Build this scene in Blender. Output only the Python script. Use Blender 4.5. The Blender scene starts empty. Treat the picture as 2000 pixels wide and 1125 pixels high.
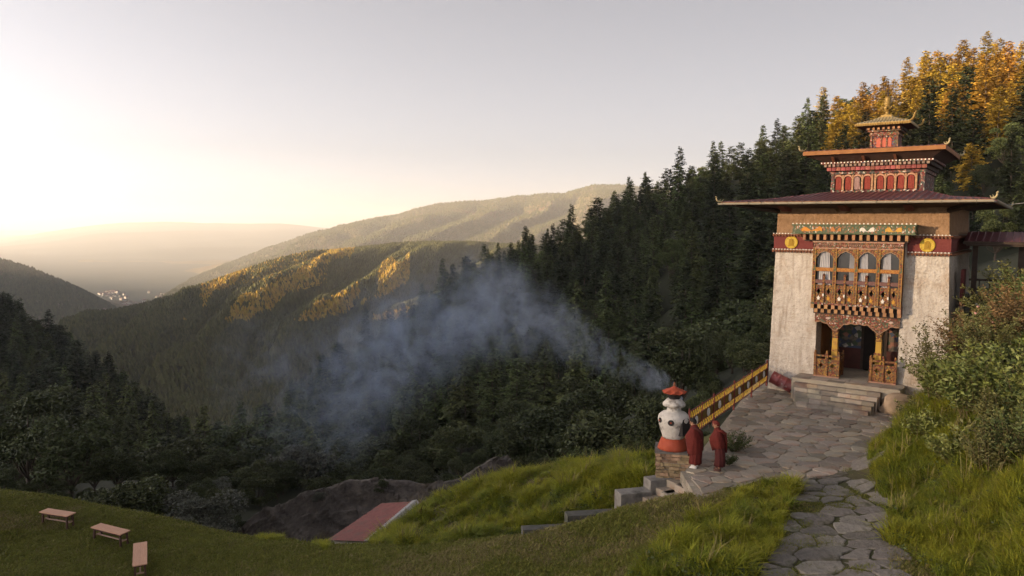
import bpy, math, random
import numpy as np
from mathutils import Vector, Matrix

sc = bpy.context.scene
col = sc.collection
rad = math.radians

# ------------------------------------------------------------------ camera
FPX, CAMZ = 1450.0, 8.2            # focal length in photo pixels; the terrace is z = 0
PITCH, ROLL = math.atan(122 / 1450.0), rad(0.4)
_c, _s = math.cos(PITCH), math.sin(PITCH)
FW = np.array([0, _c, -_s]); _U = np.array([0, _s, _c]); _R = np.array([1.0, 0, 0])
RV = _R * math.cos(ROLL) + _U * math.sin(ROLL)
UV = -_R * math.sin(ROLL) + _U * math.cos(ROLL)
cam_d = bpy.data.cameras.new('camera'); cam = bpy.data.objects.new('camera', cam_d); col.objects.link(cam)
cam_d.sensor_width = 36; cam_d.lens = 36 * FPX / 2000
cam_d.clip_start = 0.5; cam_d.clip_end = 80000
cam.matrix_world = Matrix(((RV[0], UV[0], -FW[0], 0), (RV[1], UV[1], -FW[1], 0), (RV[2], UV[2], -FW[2], CAMZ), (0, 0, 0, 1)))
sc.camera = cam

# ------------------------------------------------------------------ world, sun, exposure
SUN_AZ, SUN_EL = -105.0, 7.0        # degrees left of the view direction, above the horizon
HAZE_D = 7.5e-5
wd = bpy.data.worlds.new('World'); sc.world = wd; wd.use_nodes = True
wn = wd.node_tree; wn.nodes.clear()
wo = wn.nodes.new('ShaderNodeOutputWorld'); wb = wn.nodes.new('ShaderNodeBackground')
sky = wn.nodes.new('ShaderNodeTexSky'); sky.sky_type = 'NISHITA'; sky.sun_disc = False
sky.sun_elevation = rad(SUN_EL); sky.sun_rotation = rad(SUN_AZ)
sky.altitude = 2300; sky.air_density = 1.0; sky.dust_density = 4.0; sky.ozone_density = 1.0
hs = wn.nodes.new('ShaderNodeHueSaturation'); hs.inputs['Saturation'].default_value = 0.16
wn.links.new(sky.outputs[0], hs.inputs['Color']); 
tint = wn.nodes.new('ShaderNodeMix'); tint.data_type = 'RGBA'; tint.blend_type = 'MULTIPLY'; tint.inputs[0].default_value = 1.0; tint.inputs[7].default_value = (1.02, 0.985, 1.035, 1)   # the lilac cast of dry mountain air
wn.links.new(hs.outputs[0], tint.inputs[6])
# the dusty air is brightest on the sun's side and dims evenly all the way round to the side opposite
wtc = wn.nodes.new('ShaderNodeTexCoord'); wdt = wn.nodes.new('ShaderNodeVectorMath'); wdt.operation = 'DOT_PRODUCT'; wdt.inputs[1].default_value = (math.sin(rad(SUN_AZ)), math.cos(rad(SUN_AZ)), 0)
wmr = wn.nodes.new('ShaderNodeMapRange'); wmr.inputs[1].default_value = -1; wmr.inputs[2].default_value = 1; wmr.inputs[3].default_value = 0.48; wmr.inputs[4].default_value = 1.55
wml = wn.nodes.new('ShaderNodeVectorMath'); wml.operation = 'SCALE'
wn.links.new(wtc.outputs['Generated'], wdt.inputs[0]); wn.links.new(wdt.outputs['Value'], wmr.inputs[0]); wn.links.new(tint.outputs[2], wml.inputs[0]); wn.links.new(wmr.outputs[0], wml.inputs['Scale'])
wn.links.new(wml.outputs[0], wb.inputs[0])
wb.inputs[1].default_value = 0.06
wn.links.new(wb.outputs[0], wo.inputs[0])
sun_d = bpy.data.lights.new('sun', 'SUN'); sun_d.energy = 5.0; sun_d.angle = rad(1.1); sun_d.color = (1.0, 0.74, 0.46)
sun = bpy.data.objects.new('sun', sun_d); col.objects.link(sun)
SD = Vector((math.sin(rad(SUN_AZ)) * math.cos(rad(SUN_EL)), math.cos(rad(SUN_AZ)) * math.cos(rad(SUN_EL)), math.sin(rad(SUN_EL))))
sun.rotation_euler = SD.to_track_quat('Z', 'Y').to_euler()
vs = sc.view_settings
vs.view_transform = 'Standard'; vs.look = 'None'; vs.gamma = 1.0; vs.use_curve_mapping = False; vs.exposure = 2.08
cy = sc.cycles
cy.max_bounces = 6; cy.diffuse_bounces = 2; cy.glossy_bounces = 2; cy.transmission_bounces = 3; cy.transparent_max_bounces = 8; cy.volume_bounces = 1
cy.use_denoising = True; cy.caustics_reflective = False; cy.caustics_refractive = False
cy.volume_step_rate = 1.0; cy.volume_max_steps = 160
cy.use_adaptive_sampling = True; cy.adaptive_threshold = 0.02

# ------------------------------------------------------------------ pixel helpers (photo is 2000 x 1125)
def ray(u, v): return FW + RV * ((u - 1000) / FPX) + UV * ((562.5 - v) / FPX)
def at(u, v, Y):
    d = ray(u, v); return np.array([0, 0, CAMZ]) + d * (Y / d[1])
def atz(u, v, z):
    d = ray(u, v); return np.array([0, 0, CAMZ]) + d * ((z - CAMZ) / d[2])
def pix(P):
    q = np.asarray(P, float) - np.array([0, 0, CAMZ]); w = q @ FW
    return 1000 + FPX * (q @ RV) / w, 562.5 - FPX * (q @ UV) / w

# ------------------------------------------------------------------ materials
MATS = {}
def mat(name, c1, c2=None, scale=4.0, rough=0.85, bump=0.0, bscale=None, metal=0.0, rnd=0.0, detail=5.0, attr=None, c3=None, s3=0.5,
        stretch=None, spec=0.3, vor=False, sss=0.0, contrast=(0.3, 0.7), bdist=0.05, transl=0.0):
    if name in MATS: return MATS[name]
    m = bpy.data.materials.new(name); m.use_nodes = True; MATS[name] = m
    nt = m.node_tree; N, L = nt.nodes, nt.links
    b = N['Principled BSDF']; b.inputs['Roughness'].default_value = rough; b.inputs['Metallic'].default_value = metal
    b.inputs['Specular IOR Level'].default_value = spec
    tc = N.new('ShaderNodeTexCoord'); vec = tc.outputs['Object']
    if stretch:
        mp = N.new('ShaderNodeMapping'); mp.inputs['Scale'].default_value = stretch; L.new(vec, mp.inputs[0]); vec = mp.outputs[0]
    def noise(s, d=detail):
        n = N.new('ShaderNodeTexNoise'); n.inputs['Scale'].default_value = s; n.inputs['Detail'].default_value = d
        n.inputs['Roughness'].default_value = 0.62; L.new(vec, n.inputs['Vector']); return n.outputs[0]
    def mix(a, bb, f, mode='MIX'):
        x = N.new('ShaderNodeMix'); x.data_type = 'RGBA'; x.blend_type = mode
        for k, val in ((0, f), (6, a), (7, bb)):
            if hasattr(val, 'is_output'): L.new(val, x.inputs[k])
            else: x.inputs[k].default_value = val if k == 0 else (*val, 1)
        return x.outputs[2]
    def ramp(f, lo, hi):
        r = N.new('ShaderNodeMapRange'); r.inputs[1].default_value = lo; r.inputs[2].default_value = hi; L.new(f, r.inputs[0]); return r.outputs[0]
    cur = c1
    if c2 is not None: cur = mix(c1, c2, ramp(noise(scale), *contrast))
    if c3 is not None: cur = mix(cur, c3, ramp(noise(s3, 6), 0.52, 0.66))
    if rnd or attr:
        if not hasattr(cur, 'is_output'): cur = mix(cur, cur, 0.0)
        hv = N.new('ShaderNodeHueSaturation')
        L.new(cur, hv.inputs['Color'])
        if rnd:
            oi = N.new('ShaderNodeObjectInfo')
            r = N.new('ShaderNodeMapRange'); r.inputs[3].default_value = 1 - rnd; r.inputs[4].default_value = 1 + rnd; L.new(oi.outputs['Random'], r.inputs[0])
            val = r.outputs[0]
            r2 = N.new('ShaderNodeMath'); r2.operation = 'MULTIPLY'; r2.inputs[1].default_value = 7.31; L.new(oi.outputs['Random'], r2.inputs[0])
            r3 = N.new('ShaderNodeMath'); r3.operation = 'FRACT'; L.new(r2.outputs[0], r3.inputs[0])
            r4 = N.new('ShaderNodeMapRange'); r4.inputs[3].default_value = 0.5 - rnd * 0.05; r4.inputs[4].default_value = 0.5 + rnd * 0.05; L.new(r3.outputs[0], r4.inputs[0])
            L.new(r4.outputs[0], hv.inputs['Hue'])
        else: val = None
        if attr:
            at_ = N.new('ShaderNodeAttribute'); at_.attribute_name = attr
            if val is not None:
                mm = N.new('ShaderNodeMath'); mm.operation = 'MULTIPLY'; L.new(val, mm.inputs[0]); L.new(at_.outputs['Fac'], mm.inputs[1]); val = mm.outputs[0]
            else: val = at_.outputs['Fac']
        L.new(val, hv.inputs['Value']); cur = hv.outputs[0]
    if hasattr(cur, 'is_output'): L.new(cur, b.inputs['Base Color'])
    else: b.inputs['Base Color'].default_value = (*cur, 1)
    if transl:
        tr = N.new('ShaderNodeBsdfTranslucent'); ms = N.new('ShaderNodeMixShader'); ms.inputs[0].default_value = transl
        if hasattr(cur, 'is_output'): L.new(cur, tr.inputs[0])
        L.new(b.outputs[0], ms.inputs[1]); L.new(tr.outputs[0], ms.inputs[2]); L.new(ms.outputs[0], N['Material Output'].inputs[0])
    if bump:
        bn = N.new('ShaderNodeBump'); bn.inputs['Strength'].default_value = bump; bn.inputs['Distance'].default_value = bdist
        if vor:
            vo = N.new('ShaderNodeTexVoronoi'); vo.inputs['Scale'].default_value = bscale or scale * 3; L.new(vec, vo.inputs['Vector']); h = vo.outputs[0]
            mm = N.new('ShaderNodeMath'); mm.operation = 'MULTIPLY'; L.new(h, mm.inputs[0]); L.new(noise((bscale or scale * 3) * .5), mm.inputs[1]); h = mm.outputs[0]
        else: h = noise(bscale or scale * 3, 8)
        L.new(h, bn.inputs['Height']); L.new(bn.outputs[0], b.inputs['Normal'])
    return m

def painted(name, palette, scale=(9, 9, 9), wear=(0.10, 0.06, 0.04), rough=0.7, bump=0.4):
    """small-figured painted woodwork: cells of a few pigments, worn in places"""
    m = bpy.data.materials.new(name); m.use_nodes = True; MATS[name] = m
    nt = m.node_tree; N, L = nt.nodes, nt.links; b = N['Principled BSDF']; b.inputs['Roughness'].default_value = rough
    b.inputs['Specular IOR Level'].default_value = 0.25
    tc = N.new('ShaderNodeTexCoord'); mp = N.new('ShaderNodeMapping'); mp.inputs['Scale'].default_value = scale
    L.new(tc.outputs['Object'], mp.inputs[0])
    vo = N.new('ShaderNodeTexVoronoi'); vo.inputs['Scale'].default_value = 1.0; vo.inputs['Randomness'].default_value = 0.75
    L.new(mp.outputs[0], vo.inputs['Vector'])
    sp = N.new('ShaderNodeSeparateColor'); L.new(vo.outputs['Color'], sp.inputs[0])
    cr = N.new('ShaderNodeValToRGB'); cr.color_ramp.interpolation = 'CONSTANT'
    L.new(sp.outputs[0], cr.inputs[0]); e = cr.color_ramp.elements
    tot = sum(w for _, w in palette); acc = 0
    for i, (c, w) in enumerate(palette):
        el = e[i] if i < 2 else e.new(0.99)
        el.position = acc / tot; el.color = (*c, 1); acc += w
    n = N.new('ShaderNodeTexNoise'); n.inputs['Scale'].default_value = 3.0; n.inputs['Detail'].default_value = 8; L.new(tc.outputs['Object'], n.inputs['Vector'])
    r = N.new('ShaderNodeMapRange'); r.inputs[1].default_value = 0.5; r.inputs[2].default_value = 0.68; L.new(n.outputs[0], r.inputs[0])
    x = N.new('ShaderNodeMix'); x.data_type = 'RGBA'; L.new(r.outputs[0], x.inputs[0]); L.new(cr.outputs[0], x.inputs[6]); x.inputs[7].default_value = (*wear, 1)
    L.new(x.outputs[2], b.inputs['Base Color'])
    bn = N.new('ShaderNodeBump'); bn.inputs['Strength'].default_value = bump; bn.inputs['Distance'].default_value = 0.02
    L.new(vo.outputs['Distance'], bn.inputs['Height']); L.new(bn.outputs[0], b.inputs['Normal'])
    return m

# ------------------------------------------------------------------ mesh helpers
class MB:
    """collects shapes that become ONE mesh object"""
    def __init__(s): s.v = []; s.f = []; s.m = []; s.cur = 0
    def add(s, vs_, fs): 
        o = len(s.v); s.v += [tuple(p) for p in vs_]; s.f += [tuple(i + o for i in f) for f in fs]; s.m += [s.cur] * len(fs); return s
    def box(s, x0, x1, y0, y1, z0, z1):
        return s.add([(x0, y0, z0), (x1, y0, z0), (x1, y1, z0), (x0, y1, z0), (x0, y0, z1), (x1, y0, z1), (x1, y1, z1), (x0, y1, z1)],
                     [(0, 3, 2, 1), (4, 5, 6, 7), (0, 1, 5, 4), (1, 2, 6, 5), (2, 3, 7, 6), (3, 0, 4, 7)])
    def frustum(s, a, za, b, zb):
        """a, b = (x0,x1,y0,y1) rectangles at heights za, zb"""
        r = lambda q, z: [(q[0], q[2], z), (q[1], q[2], z), (q[1], q[3], z), (q[0], q[3], z)]
        return s.add(r(a, za) + r(b, zb), [(0, 3, 2, 1), (4, 5, 6, 7), (0, 1, 5, 4), (1, 2, 6, 5), (2, 3, 7, 6), (3, 0, 4, 7)])
    def tube(s, p0, p1, r0, r1=None, n=8, cap=True):
        r1 = r0 if r1 is None else r1
        p0 = Vector(p0); p1 = Vector(p1); d = (p1 - p0).normalized(); a = d.orthogonal().normalized(); b = d.cross(a)
        vs_ = []
        for p, r in ((p0, r0), (p1, r1)):
            for i in range(n):
                t = 2 * math.pi * i / n; vs_.append(p + a * (r * math.cos(t)) + b * (r * math.sin(t)))
        fs = [(i, (i + 1) % n, n + (i + 1) % n, n + i) for i in range(n)]
        if cap: fs += [tuple(range(n - 1, -1, -1)), tuple(range(n, 2 * n))]
        return s.add(vs_, fs)
    def path(s, pts, rs, n=8):
        rings = []; P = [Vector(p) for p in pts]
        o = len(s.v); a = None
        for k, p in enumerate(P):
            d = (P[min(k + 1, len(P) - 1)] - P[max(k - 1, 0)]).normalized()
            if a is None: a = d.orthogonal().normalized()
            a = (a - d * a.dot(d)).normalized(); b = d.cross(a); r = rs[k] if hasattr(rs, '__len__') else rs
            for i in range(n):
                t = 2 * math.pi * i / n; s.v.append(tuple(p + a * (r * math.cos(t)) + b * (r * math.sin(t))))
        for k in range(len(P) - 1):
            for i in range(n):
                s.f.append((o + k * n + i, o + k * n + (i + 1) % n, o + (k + 1) * n + (i + 1) % n, o + (k + 1) * n + i)); s.m.append(s.cur)
        s.f.append(tuple(o + i for i in range(n - 1, -1, -1))); s.m.append(s.cur)
        s.f.append(tuple(o + (len(P) - 1) * n + i for i in range(n))); s.m.append(s.cur)
        return s
    def lathe(s, prof, n=24, c=(0, 0, 0), mod=None):
        o = len(s.v)
        for k, (r, z) in enumerate(prof):
            for i in range(n):
                t = 2 * math.pi * i / n; q = r * (mod(t, k) if mod else 1.0)
                s.v.append((c[0] + q * math.cos(t), c[1] + q * math.sin(t), c[2] + z))
        for k in range(len(prof) - 1):
            for i in range(n):
                s.f.append((o + k * n + i, o + k * n + (i + 1) % n, o + (k + 1) * n + (i + 1) % n, o + (k + 1) * n + i)); s.m.append(s.cur)
        s.f.append(tuple(o + i for i in range(n - 1, -1, -1))); s.m.append(s.cur)
        s.f.append(tuple(o + (len(prof) - 1) * n + i for i in range(n))); s.m.append(s.cur)
        return s
    def plate(s, poly, y0, y1):
        """outline in (x, z), extruded along y"""
        n = len(poly)
        return s.add([(x, y0, z) for x, z in poly] + [(x, y1, z) for x, z in poly],
                     [tuple(range(n)), tuple(range(2 * n - 1, n - 1, -1))] + [(i, n + i, n + (i + 1) % n, (i + 1) % n) for i in range(n)])
    def strip(s, xs, lo, hi, y0, y1):
        """board between the curves lo(x) and hi(x), extruded along y"""
        n = len(xs); V = []
        for y in (y0, y1): V += [(x, y, l) for x, l in zip(xs, lo)] + [(x, y, h) for x, h in zip(xs, hi)]
        F = []
        for i in range(n - 1):
            F += [(i, i + 1, n + i + 1, n + i), (2 * n + i, 3 * n + i, 3 * n + i + 1, 2 * n + i + 1), (i, 2 * n + i, 2 * n + i + 1, i + 1), (n + i, n + i + 1, 3 * n + i + 1, 3 * n + i)]
        F += [(0, n, 3 * n, 2 * n), (n - 1, 3 * n - 1, 4 * n - 1, 2 * n - 1)]
        return s.add(V, F)
    def mesh(s, name, mats):
        me = bpy.data.meshes.new(name); me.from_pydata(s.v, [], s.f)
        for m in (mats if isinstance(mats, (list, tuple)) else [mats]): me.materials.append(m)
        if any(s.m): me.polygons.foreach_set('material_index', s.m)
        return me
    def build(s, name, mats, parent=None, smooth=False, **kw):
        me = s.mesh(name, mats)
        if smooth: me.polygons.foreach_set('use_smooth', [True] * len(me.polygons))
        me.update(); return obj(name, me, parent, **kw)

def obj(name, me, parent=None, loc=None, rotz=None, kind=None, label=None, cat=None, group=None):
    o = bpy.data.objects.new(name, me); col.objects.link(o)
    if parent is not None: o.parent = parent
    if loc is not None: o.location = loc
    if rotz is not None: o.rotation_euler = (0, 0, rotz)
    if kind: o['kind'] = kind
    if label: o['label'] = label
    if cat: o['category'] = cat
    if group: o['group'] = group
    return o
def thing(name, label, cat, loc=(0, 0, 0), rotz=0.0, group=None): return obj(name, None, None, loc, rotz, None, label, cat, group)

def np_mesh(name, V, F, mats, smooth=False, attr=None):
    """V (n,3), F (m,k) arrays"""
    V = np.asarray(V, np.float32); F = np.asarray(F, np.int32); m, k = F.shape
    me = bpy.data.meshes.new(name); me.vertices.add(len(V)); me.vertices.foreach_set('co', V.ravel())
    me.loops.add(m * k); me.loops.foreach_set('vertex_index', F.ravel())
    me.polygons.add(m); me.polygons.foreach_set('loop_start', np.arange(0, m * k, k, dtype=np.int32))
    me.polygons.foreach_set('use_smooth', np.full(m, smooth))
    for q in (mats if isinstance(mats, (list, tuple)) else [mats]): me.materials.append(q)
    if attr is not None:
        a = me.attributes.new('cv', 'FLOAT', 'POINT'); a.data.foreach_set('value', np.asarray(attr, np.float32))
    me.update(calc_edges=True); return me

def grid_faces(nr, nc):
    i = np.arange(nr - 1)[:, None] * nc + np.arange(nc - 1)[None, :]
    return np.stack([i, i + 1, i + nc + 1, i + nc], -1).reshape(-1, 4)

# value noise for shaping terrain
def _hash(i, j, s): 
    x = np.sin(i * 127.1 + j * 311.7 + s * 74.7) * 43758.5453; return x - np.floor(x)
def vnoise(x, y, s=0):
    x = np.asarray(x, float); y = np.asarray(y, float)
    i = np.floor(x); j = np.floor(y); a = x - i; b = y - j; a = a * a * (3 - 2 * a); b = b * b * (3 - 2 * b)
    return (_hash(i, j, s) * (1 - a) + _hash(i + 1, j, s) * a) * (1 - b) + (_hash(i, j + 1, s) * (1 - a) + _hash(i + 1, j + 1, s) * a) * b
def fbm(x, y, s=0, o=4):
    t = 0; w = 0.5
    for k in range(o): t = t + w * (vnoise(x * 2 ** k, y * 2 ** k, s + k) - 0.5); w *= 0.5
    return t

# instancer: a point mesh with rotation, scale and index, turned into instances by geometry nodes
def scatter(name, P, rot, scl, idx, protos, **kw):
    me = bpy.data.meshes.new(name); P = np.asarray(P, np.float32); n = len(P)
    me.vertices.add(n); me.vertices.foreach_set('co', P.ravel())
    a = me.attributes.new('rot', 'FLOAT_VECTOR', 'POINT'); a.data.foreach_set('vector', np.asarray(rot, np.float32).ravel())
    a = me.attributes.new('scl', 'FLOAT', 'POINT'); a.data.foreach_set('value', np.asarray(scl, np.float32))
    a = me.attributes.new('idx', 'INT', 'POINT'); a.data.foreach_set('value', np.asarray(idx, np.int32))
    o = obj(name, me, **kw)
    pc = bpy.data.collections.new(name + '_sources')
    for k, q in enumerate(protos):
        po = bpy.data.objects.new('%s_source_%02d' % (name, k), q); pc.objects.link(po)
    g = bpy.data.node_groups.new(name, 'GeometryNodeTree')
    g.interface.new_socket('Geometry', in_out='INPUT', socket_type='NodeSocketGeometry')
    g.interface.new_socket('Geometry', in_out='OUTPUT', socket_type='NodeSocketGeometry')
    N, L = g.nodes, g.links
    gi = N.new('NodeGroupInput'); go = N.new('NodeGroupOutput'); ip = N.new('GeometryNodeInstanceOnPoints'); ci = N.new('GeometryNodeCollectionInfo')
    ci.inputs['Collection'].default_value = pc; ci.inputs['Separate Children'].default_value = True; ci.inputs['Reset Children'].default_value = True
    def na(nm, t):
        q = N.new('GeometryNodeInputNamedAttribute'); q.data_type = t; q.inputs[0].default_value = nm; return q.outputs[0]
    e2r = N.new('FunctionNodeEulerToRotation'); L.new(na('rot', 'FLOAT_VECTOR'), e2r.inputs[0])
    L.new(gi.outputs[0], ip.inputs['Points']); L.new(ci.outputs[0], ip.inputs['Instance']); ip.inputs['Pick Instance'].default_value = True
    L.new(na('idx', 'INT'), ip.inputs['Instance Index']); L.new(e2r.outputs[0], ip.inputs['Rotation']); L.new(na('scl', 'FLOAT'), ip.inputs['Scale'])
    L.new(ip.outputs[0], go.inputs[0])
    md = o.modifiers.new('instances', 'NODES'); md.node_group = g
    return o
# ================================================================== TERRAIN
rs = np.random.RandomState(7)
# --- the near ground: thin-plate surface through points read off the photo (pixel + distance)
CP = [tuple(at(*q)) for q in [
    (-200,935,33),(0,960,31),(100,972,30.3),(200,993,29.6),(300,1010,29),(380,1030,28.3),(450,1047,27.6),(560,1058,26.8),(640,1065,26.2),(740,1070,25.2),
    (-200,1125,24),(0,1125,23.6),(200,1125,23.6),(400,1125,23.6),(600,1125,23),(800,1125,21.8),(1000,1125,20.3),(1150,1125,18.9),
    (100,1045,26.8),(300,1070,26),(500,1090,24.8),(700,1098,23.5),(900,1095,22.2),
    (850,1068,24.4),(1000,1050,23.6),(1100,1028,23.5),(1200,1000,23.4),(1300,975,23.3),(1400,950,23.4),(1480,938,23.8),(1345,992,24.2),(1295,996,24.35),(1235,1014,24.2),(1160,1036,24.2),(1060,1056,24.6),
    (740,1062,31),(800,1012,33),(880,974,33.5),(960,947,33),(1090,920,32),(1200,902,30.5),(1280,893,28.6),
    (900,1040,28.5),(1000,1000,28.2),(1100,980,27.2),(1200,950,26.8),(1250,925,26.8),
    (1480,965,22.6),(1400,1035,19.8),(1300,1080,18.5),(1250,1122,17.6),(1400,1125,17),(1550,1020,20),
    (1150,1060,21.4),(1600,1000,20.5),(1650,1125,16.3),(1650,1050,18.8),
    (1710,890,24.6),(1800,800,26.0),(1900,730,27.0),(2000,670,27.5),(2000,800,22.5),(1900,900,20.8),(1850,1000,18.6),(2000,1000,17),(2000,1125,15),
    (1800,1125,15.9),(1850,880,22.2),(2150,700,22),(2150,900,16),(2250,1125,13),(1745,985,20.9),
    (1815,770,30),(1880,700,31.5),(1960,620,36),(2050,565,40)]]
for (u, v, Y) in [(-200,935,33),(0,960,31),(100,972,30.3),(200,993,29.6),(300,1010,29),(380,1030,28.3),(450,1047,27.6),(560,1058,26.8),(640,1065,26.2)]:
    p = at(u, v, Y); CP += [(p[0] - .3, p[1] + 2.5, p[2] - 1.7), (p[0] - .6, p[1] + 7, p[2] - 6)]
for (u, v, Y) in [(800,1012,33),(880,974,33.5),(960,947,33),(1090,920,32),(1200,902,30.5)]:
    p = at(u, v, Y); CP += [(p[0] - .8, p[1] + 3, p[2] - 2.2)]
for x, y in [(7.6,27),(10,31),(13,36),(13,28),(16,31),(12,25.6),(15.2,27),(9,25.6),(10.5,27.5),(15,33),(17.5,31.5)]: CP.append((x, y, -.22))
CP += [(5.2,30,-1.6),(8.4,36,-3),(10.5,40,-4),(12.5,42,-2.5),(19,46,0),(28,45,2.5),(26,60,0),(13,48,-5),(12,54,-8),(16,60,-7),
       (-40,60,-17),(-20,60,-17.5),(0,60,-17.5),(8,60,-15),(-45,45,-13),(-40,80,-21),(0,80,-22),(-20,80,-22),(30,80,-5),(15,80,-12),(42,60,2),(42,40,5),(35,25,8),
       (30,12,5),(0,8,-1.2),(-15,10,-3),(-30,15,-3.2),(12,8,.2),(-36,28,-3),(20,8,1.5),(-10,45,-13),(-25,45,-13)]
CP = np.array(CP)
def _tps(d2): return np.where(d2 > 1e-9, d2 * np.log(np.maximum(d2, 1e-9)), 0.0)
_n = len(CP); _K = _tps(((CP[:, None, :2] - CP[None, :, :2]) ** 2).sum(-1)) + np.eye(_n) * 0.6
_Pm = np.c_[np.ones(_n), CP[:, :2]]; _A = np.block([[_K, _Pm], [_Pm.T, np.zeros((3, 3))]])
_w = np.linalg.solve(_A, np.r_[CP[:, 2], 0, 0, 0])
def ground(x, y):
    x = np.atleast_1d(np.asarray(x, float)); y = np.atleast_1d(np.asarray(y, float)); out = np.empty(x.shape); xf, yf, of = x.ravel(), y.ravel(), out.reshape(-1)
    for k in range(0, len(xf), 20000):
        d2 = (xf[k:k+20000, None] - CP[None, :, 0]) ** 2 + (yf[k:k+20000, None] - CP[None, :, 1]) ** 2
        of[k:k+20000] = _tps(d2) @ _w[:_n] + _w[_n] + _w[_n+1] * xf[k:k+20000] + _w[_n+2] * yf[k:k+20000]
    return out
def in_poly(u, v, poly):
    u = np.asarray(u); v = np.asarray(v); r = np.zeros(u.shape, bool); n = len(poly)
    for i in range(n):
        (x0, y0), (x1, y1) = poly[i], poly[(i + 1) % n]
        if y0 == y1: continue
        c = ((y0 > v) != (y1 > v)) & (u < (x1 - x0) * (v - y0) / (y1 - y0) + x0); r ^= c
    return r
# regions of the near ground, as areas on the ground in metres
TERRACE = [tuple(atz(u, v, 0)[:2]) for u, v in [(1338,918),(1372,972),(1440,950),(1480,937),(1560,938),(1600,928),(1690,928),(1715,880),(1800,805)]] + [(19.4,32.5),(16.3,36.5),(13.0,39.0)]
PATH = [tuple(at(u, v, Y)[:2]) for u, v, Y in [(1565,926,24.3),(1690,916,24.7),(1735,985,20.9),(1745,1060,18.2),(1745,1150,15.5),(1455,1150,16.1),(1520,1060,18.6),(1540,985,21.2)]]
def gz(x, y): return float(ground(x, y)[0])

M_grass = mat('grass_ground', (0.065,0.072,0.016), (0.11,0.095,0.03), 0.9, 0.95, 0.5, 14, c3=(0.10,0.075,0.04), s3=0.45)
M_grout = mat('grout', (0.30,0.26,0.205), (0.38,0.33,0.26), 3, 0.95, 0.6, 25)
M_forest = mat('forest_floor', (0.022,0.026,0.014), (0.04,0.042,0.022), 0.05, 0.95, 0.3, 0.4)
M_far = mat('far_forest', (0.11,0.09,0.04), (0.18,0.13,0.06), 0.006, 0.95, 1.0, 0.012, c3=(0.16,0.08,0.06), s3=0.0011, bdist=40)
M_far2 = mat('far_mountain', (0.05,0.06,0.04), (0.08,0.08,0.05), 0.002, 0.95)
M_valley = mat('valley_fields', (0.055,0.062,0.042), (0.085,0.084,0.055), 0.002, 0.95, 0.0)

xs = np.arange(-50, 46, 0.4); ys = np.arange(6, 86, 0.4)
GX, GY = np.meshgrid(xs, ys); GZ = ground(GX, GY) 
tall_uv = pix(np.stack([GX, GY, GZ], -1).reshape(-1, 3))
bump_amt = np.where((np.abs(GX) < 50), 0.10, 0) * fbm(GX / 2.2, GY / 2.2, 3, 4)
rough_zone = ((GX > -9) & (GX < 8) & (GY > 25.5) & (GY < 36)).astype(float)
GZ2 = GZ + bump_amt * (1 + 2.5 * rough_zone) 
onter = in_poly(GX, GY, TERRACE) | in_poly(GX, GY, PATH)
GZ2 = np.where(onter, np.minimum(GZ, np.where(in_poly(GX, GY, TERRACE), -.12, GZ)), GZ2)
gm = np_mesh('ground', np.stack([GX, GY, GZ2], -1).reshape(-1, 3), grid_faces(len(ys), len(xs)), [M_grass, M_forest], True)
gm.polygons.foreach_set('material_index', ((GY[:-1, :-1] > 37) | ((GX[:-1, :-1] < -5) & (GZ2[:-1, :-1] < -5.5))).astype(np.int32).ravel())
obj('ground', gm, kind='structure',
    label='green and brown grassy ground of the clearing', cat='ground')
M_rav = M_forest

# --- hillsides: lofted from rows of (distance, photo height) over columns of the photo
def loft(us, rows, ucols, nsub, amp=0.0, fs=30.0, seed=0, ribs=None):
    us = np.asarray(us, float); grid = []
    uc = np.asarray(ucols, float)
    ctrl = []
    for kind, A, B in rows:
        Y = np.interp(uc, us, A) if np.ndim(A) else np.full(uc.shape, float(A)); B = np.interp(uc, us, B) if np.ndim(B) else np.full(uc.shape, float(B))
        pts = np.empty((len(uc), 3))
        for k, (u, y, b) in enumerate(zip(uc, Y, B)):
            if kind == 'v': pts[k] = at(u, b, y)
            else:
                p = at(u, 440, y); pts[k] = (p[0], p[1], b)
        ctrl.append(pts)
    for k in range(len(ctrl) - 1):
        n = nsub[k]
        for t in np.linspace(0, 1, n, endpoint=(k == len(ctrl) - 2)): grid.append(ctrl[k] * (1 - t) + ctrl[k + 1] * t)
    G = np.array(grid)
    if amp: G[..., 2] += amp * fbm(G[..., 0] / fs, G[..., 1] / fs, seed, 5)
    return G
def sheet(name, G, m, label, smooth=True):
    return obj(name, np_mesh(name, G.reshape(-1, 3), grid_faces(G.shape[0], G.shape[1]), m, smooth), kind='structure', label=label, cat='hill')

RU = [380,550,700,830,950,1100,1220,1350,1500,1650,1800,1950,2150,2600]
R_top = np.array([880,770,660,560,482,436,360,308,250,185,118,88,70,50.])
R_Y = np.array([230,270,310,340,380,390,370,350,330,320,310,300,290,270.])
R_vr = R_top + 0.78 * 21 * FPX / R_Y
R_mY = [195,205,215,225,225,215,190,170,150,140,130,125,120,110]
R_mv = [1005,960,900,850,815,800,780,760,735,610,545,500,450,380]
uc = np.linspace(380, 2600, 130)
zb = []
for u in RU:
    p = at(u, 440, 78); zb.append(-23.0 if u < 1200 else np.interp(u, [1200,1500,1800,2600], [-22,-14,-2,14]))
HR = loft(RU, [('z', 74, zb), ('v', R_mY, R_mv), ('v', R_Y, R_vr), ('z', R_Y + 160, [at(u, v, y)[2] - 45 for u, v, y in zip(RU, R_vr, R_Y)])], uc, [16, 30, 8], 7, 45, 11)
sheet('hillside_right', HR, M_forest, 'forested hillside rising behind the tower')
LU = [-900,-500,-200,0,80,150,200,250,300,350,420,520]
L_top = np.array([330,420,500,568,618,660,700,740,790,822,885,960.])
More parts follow.
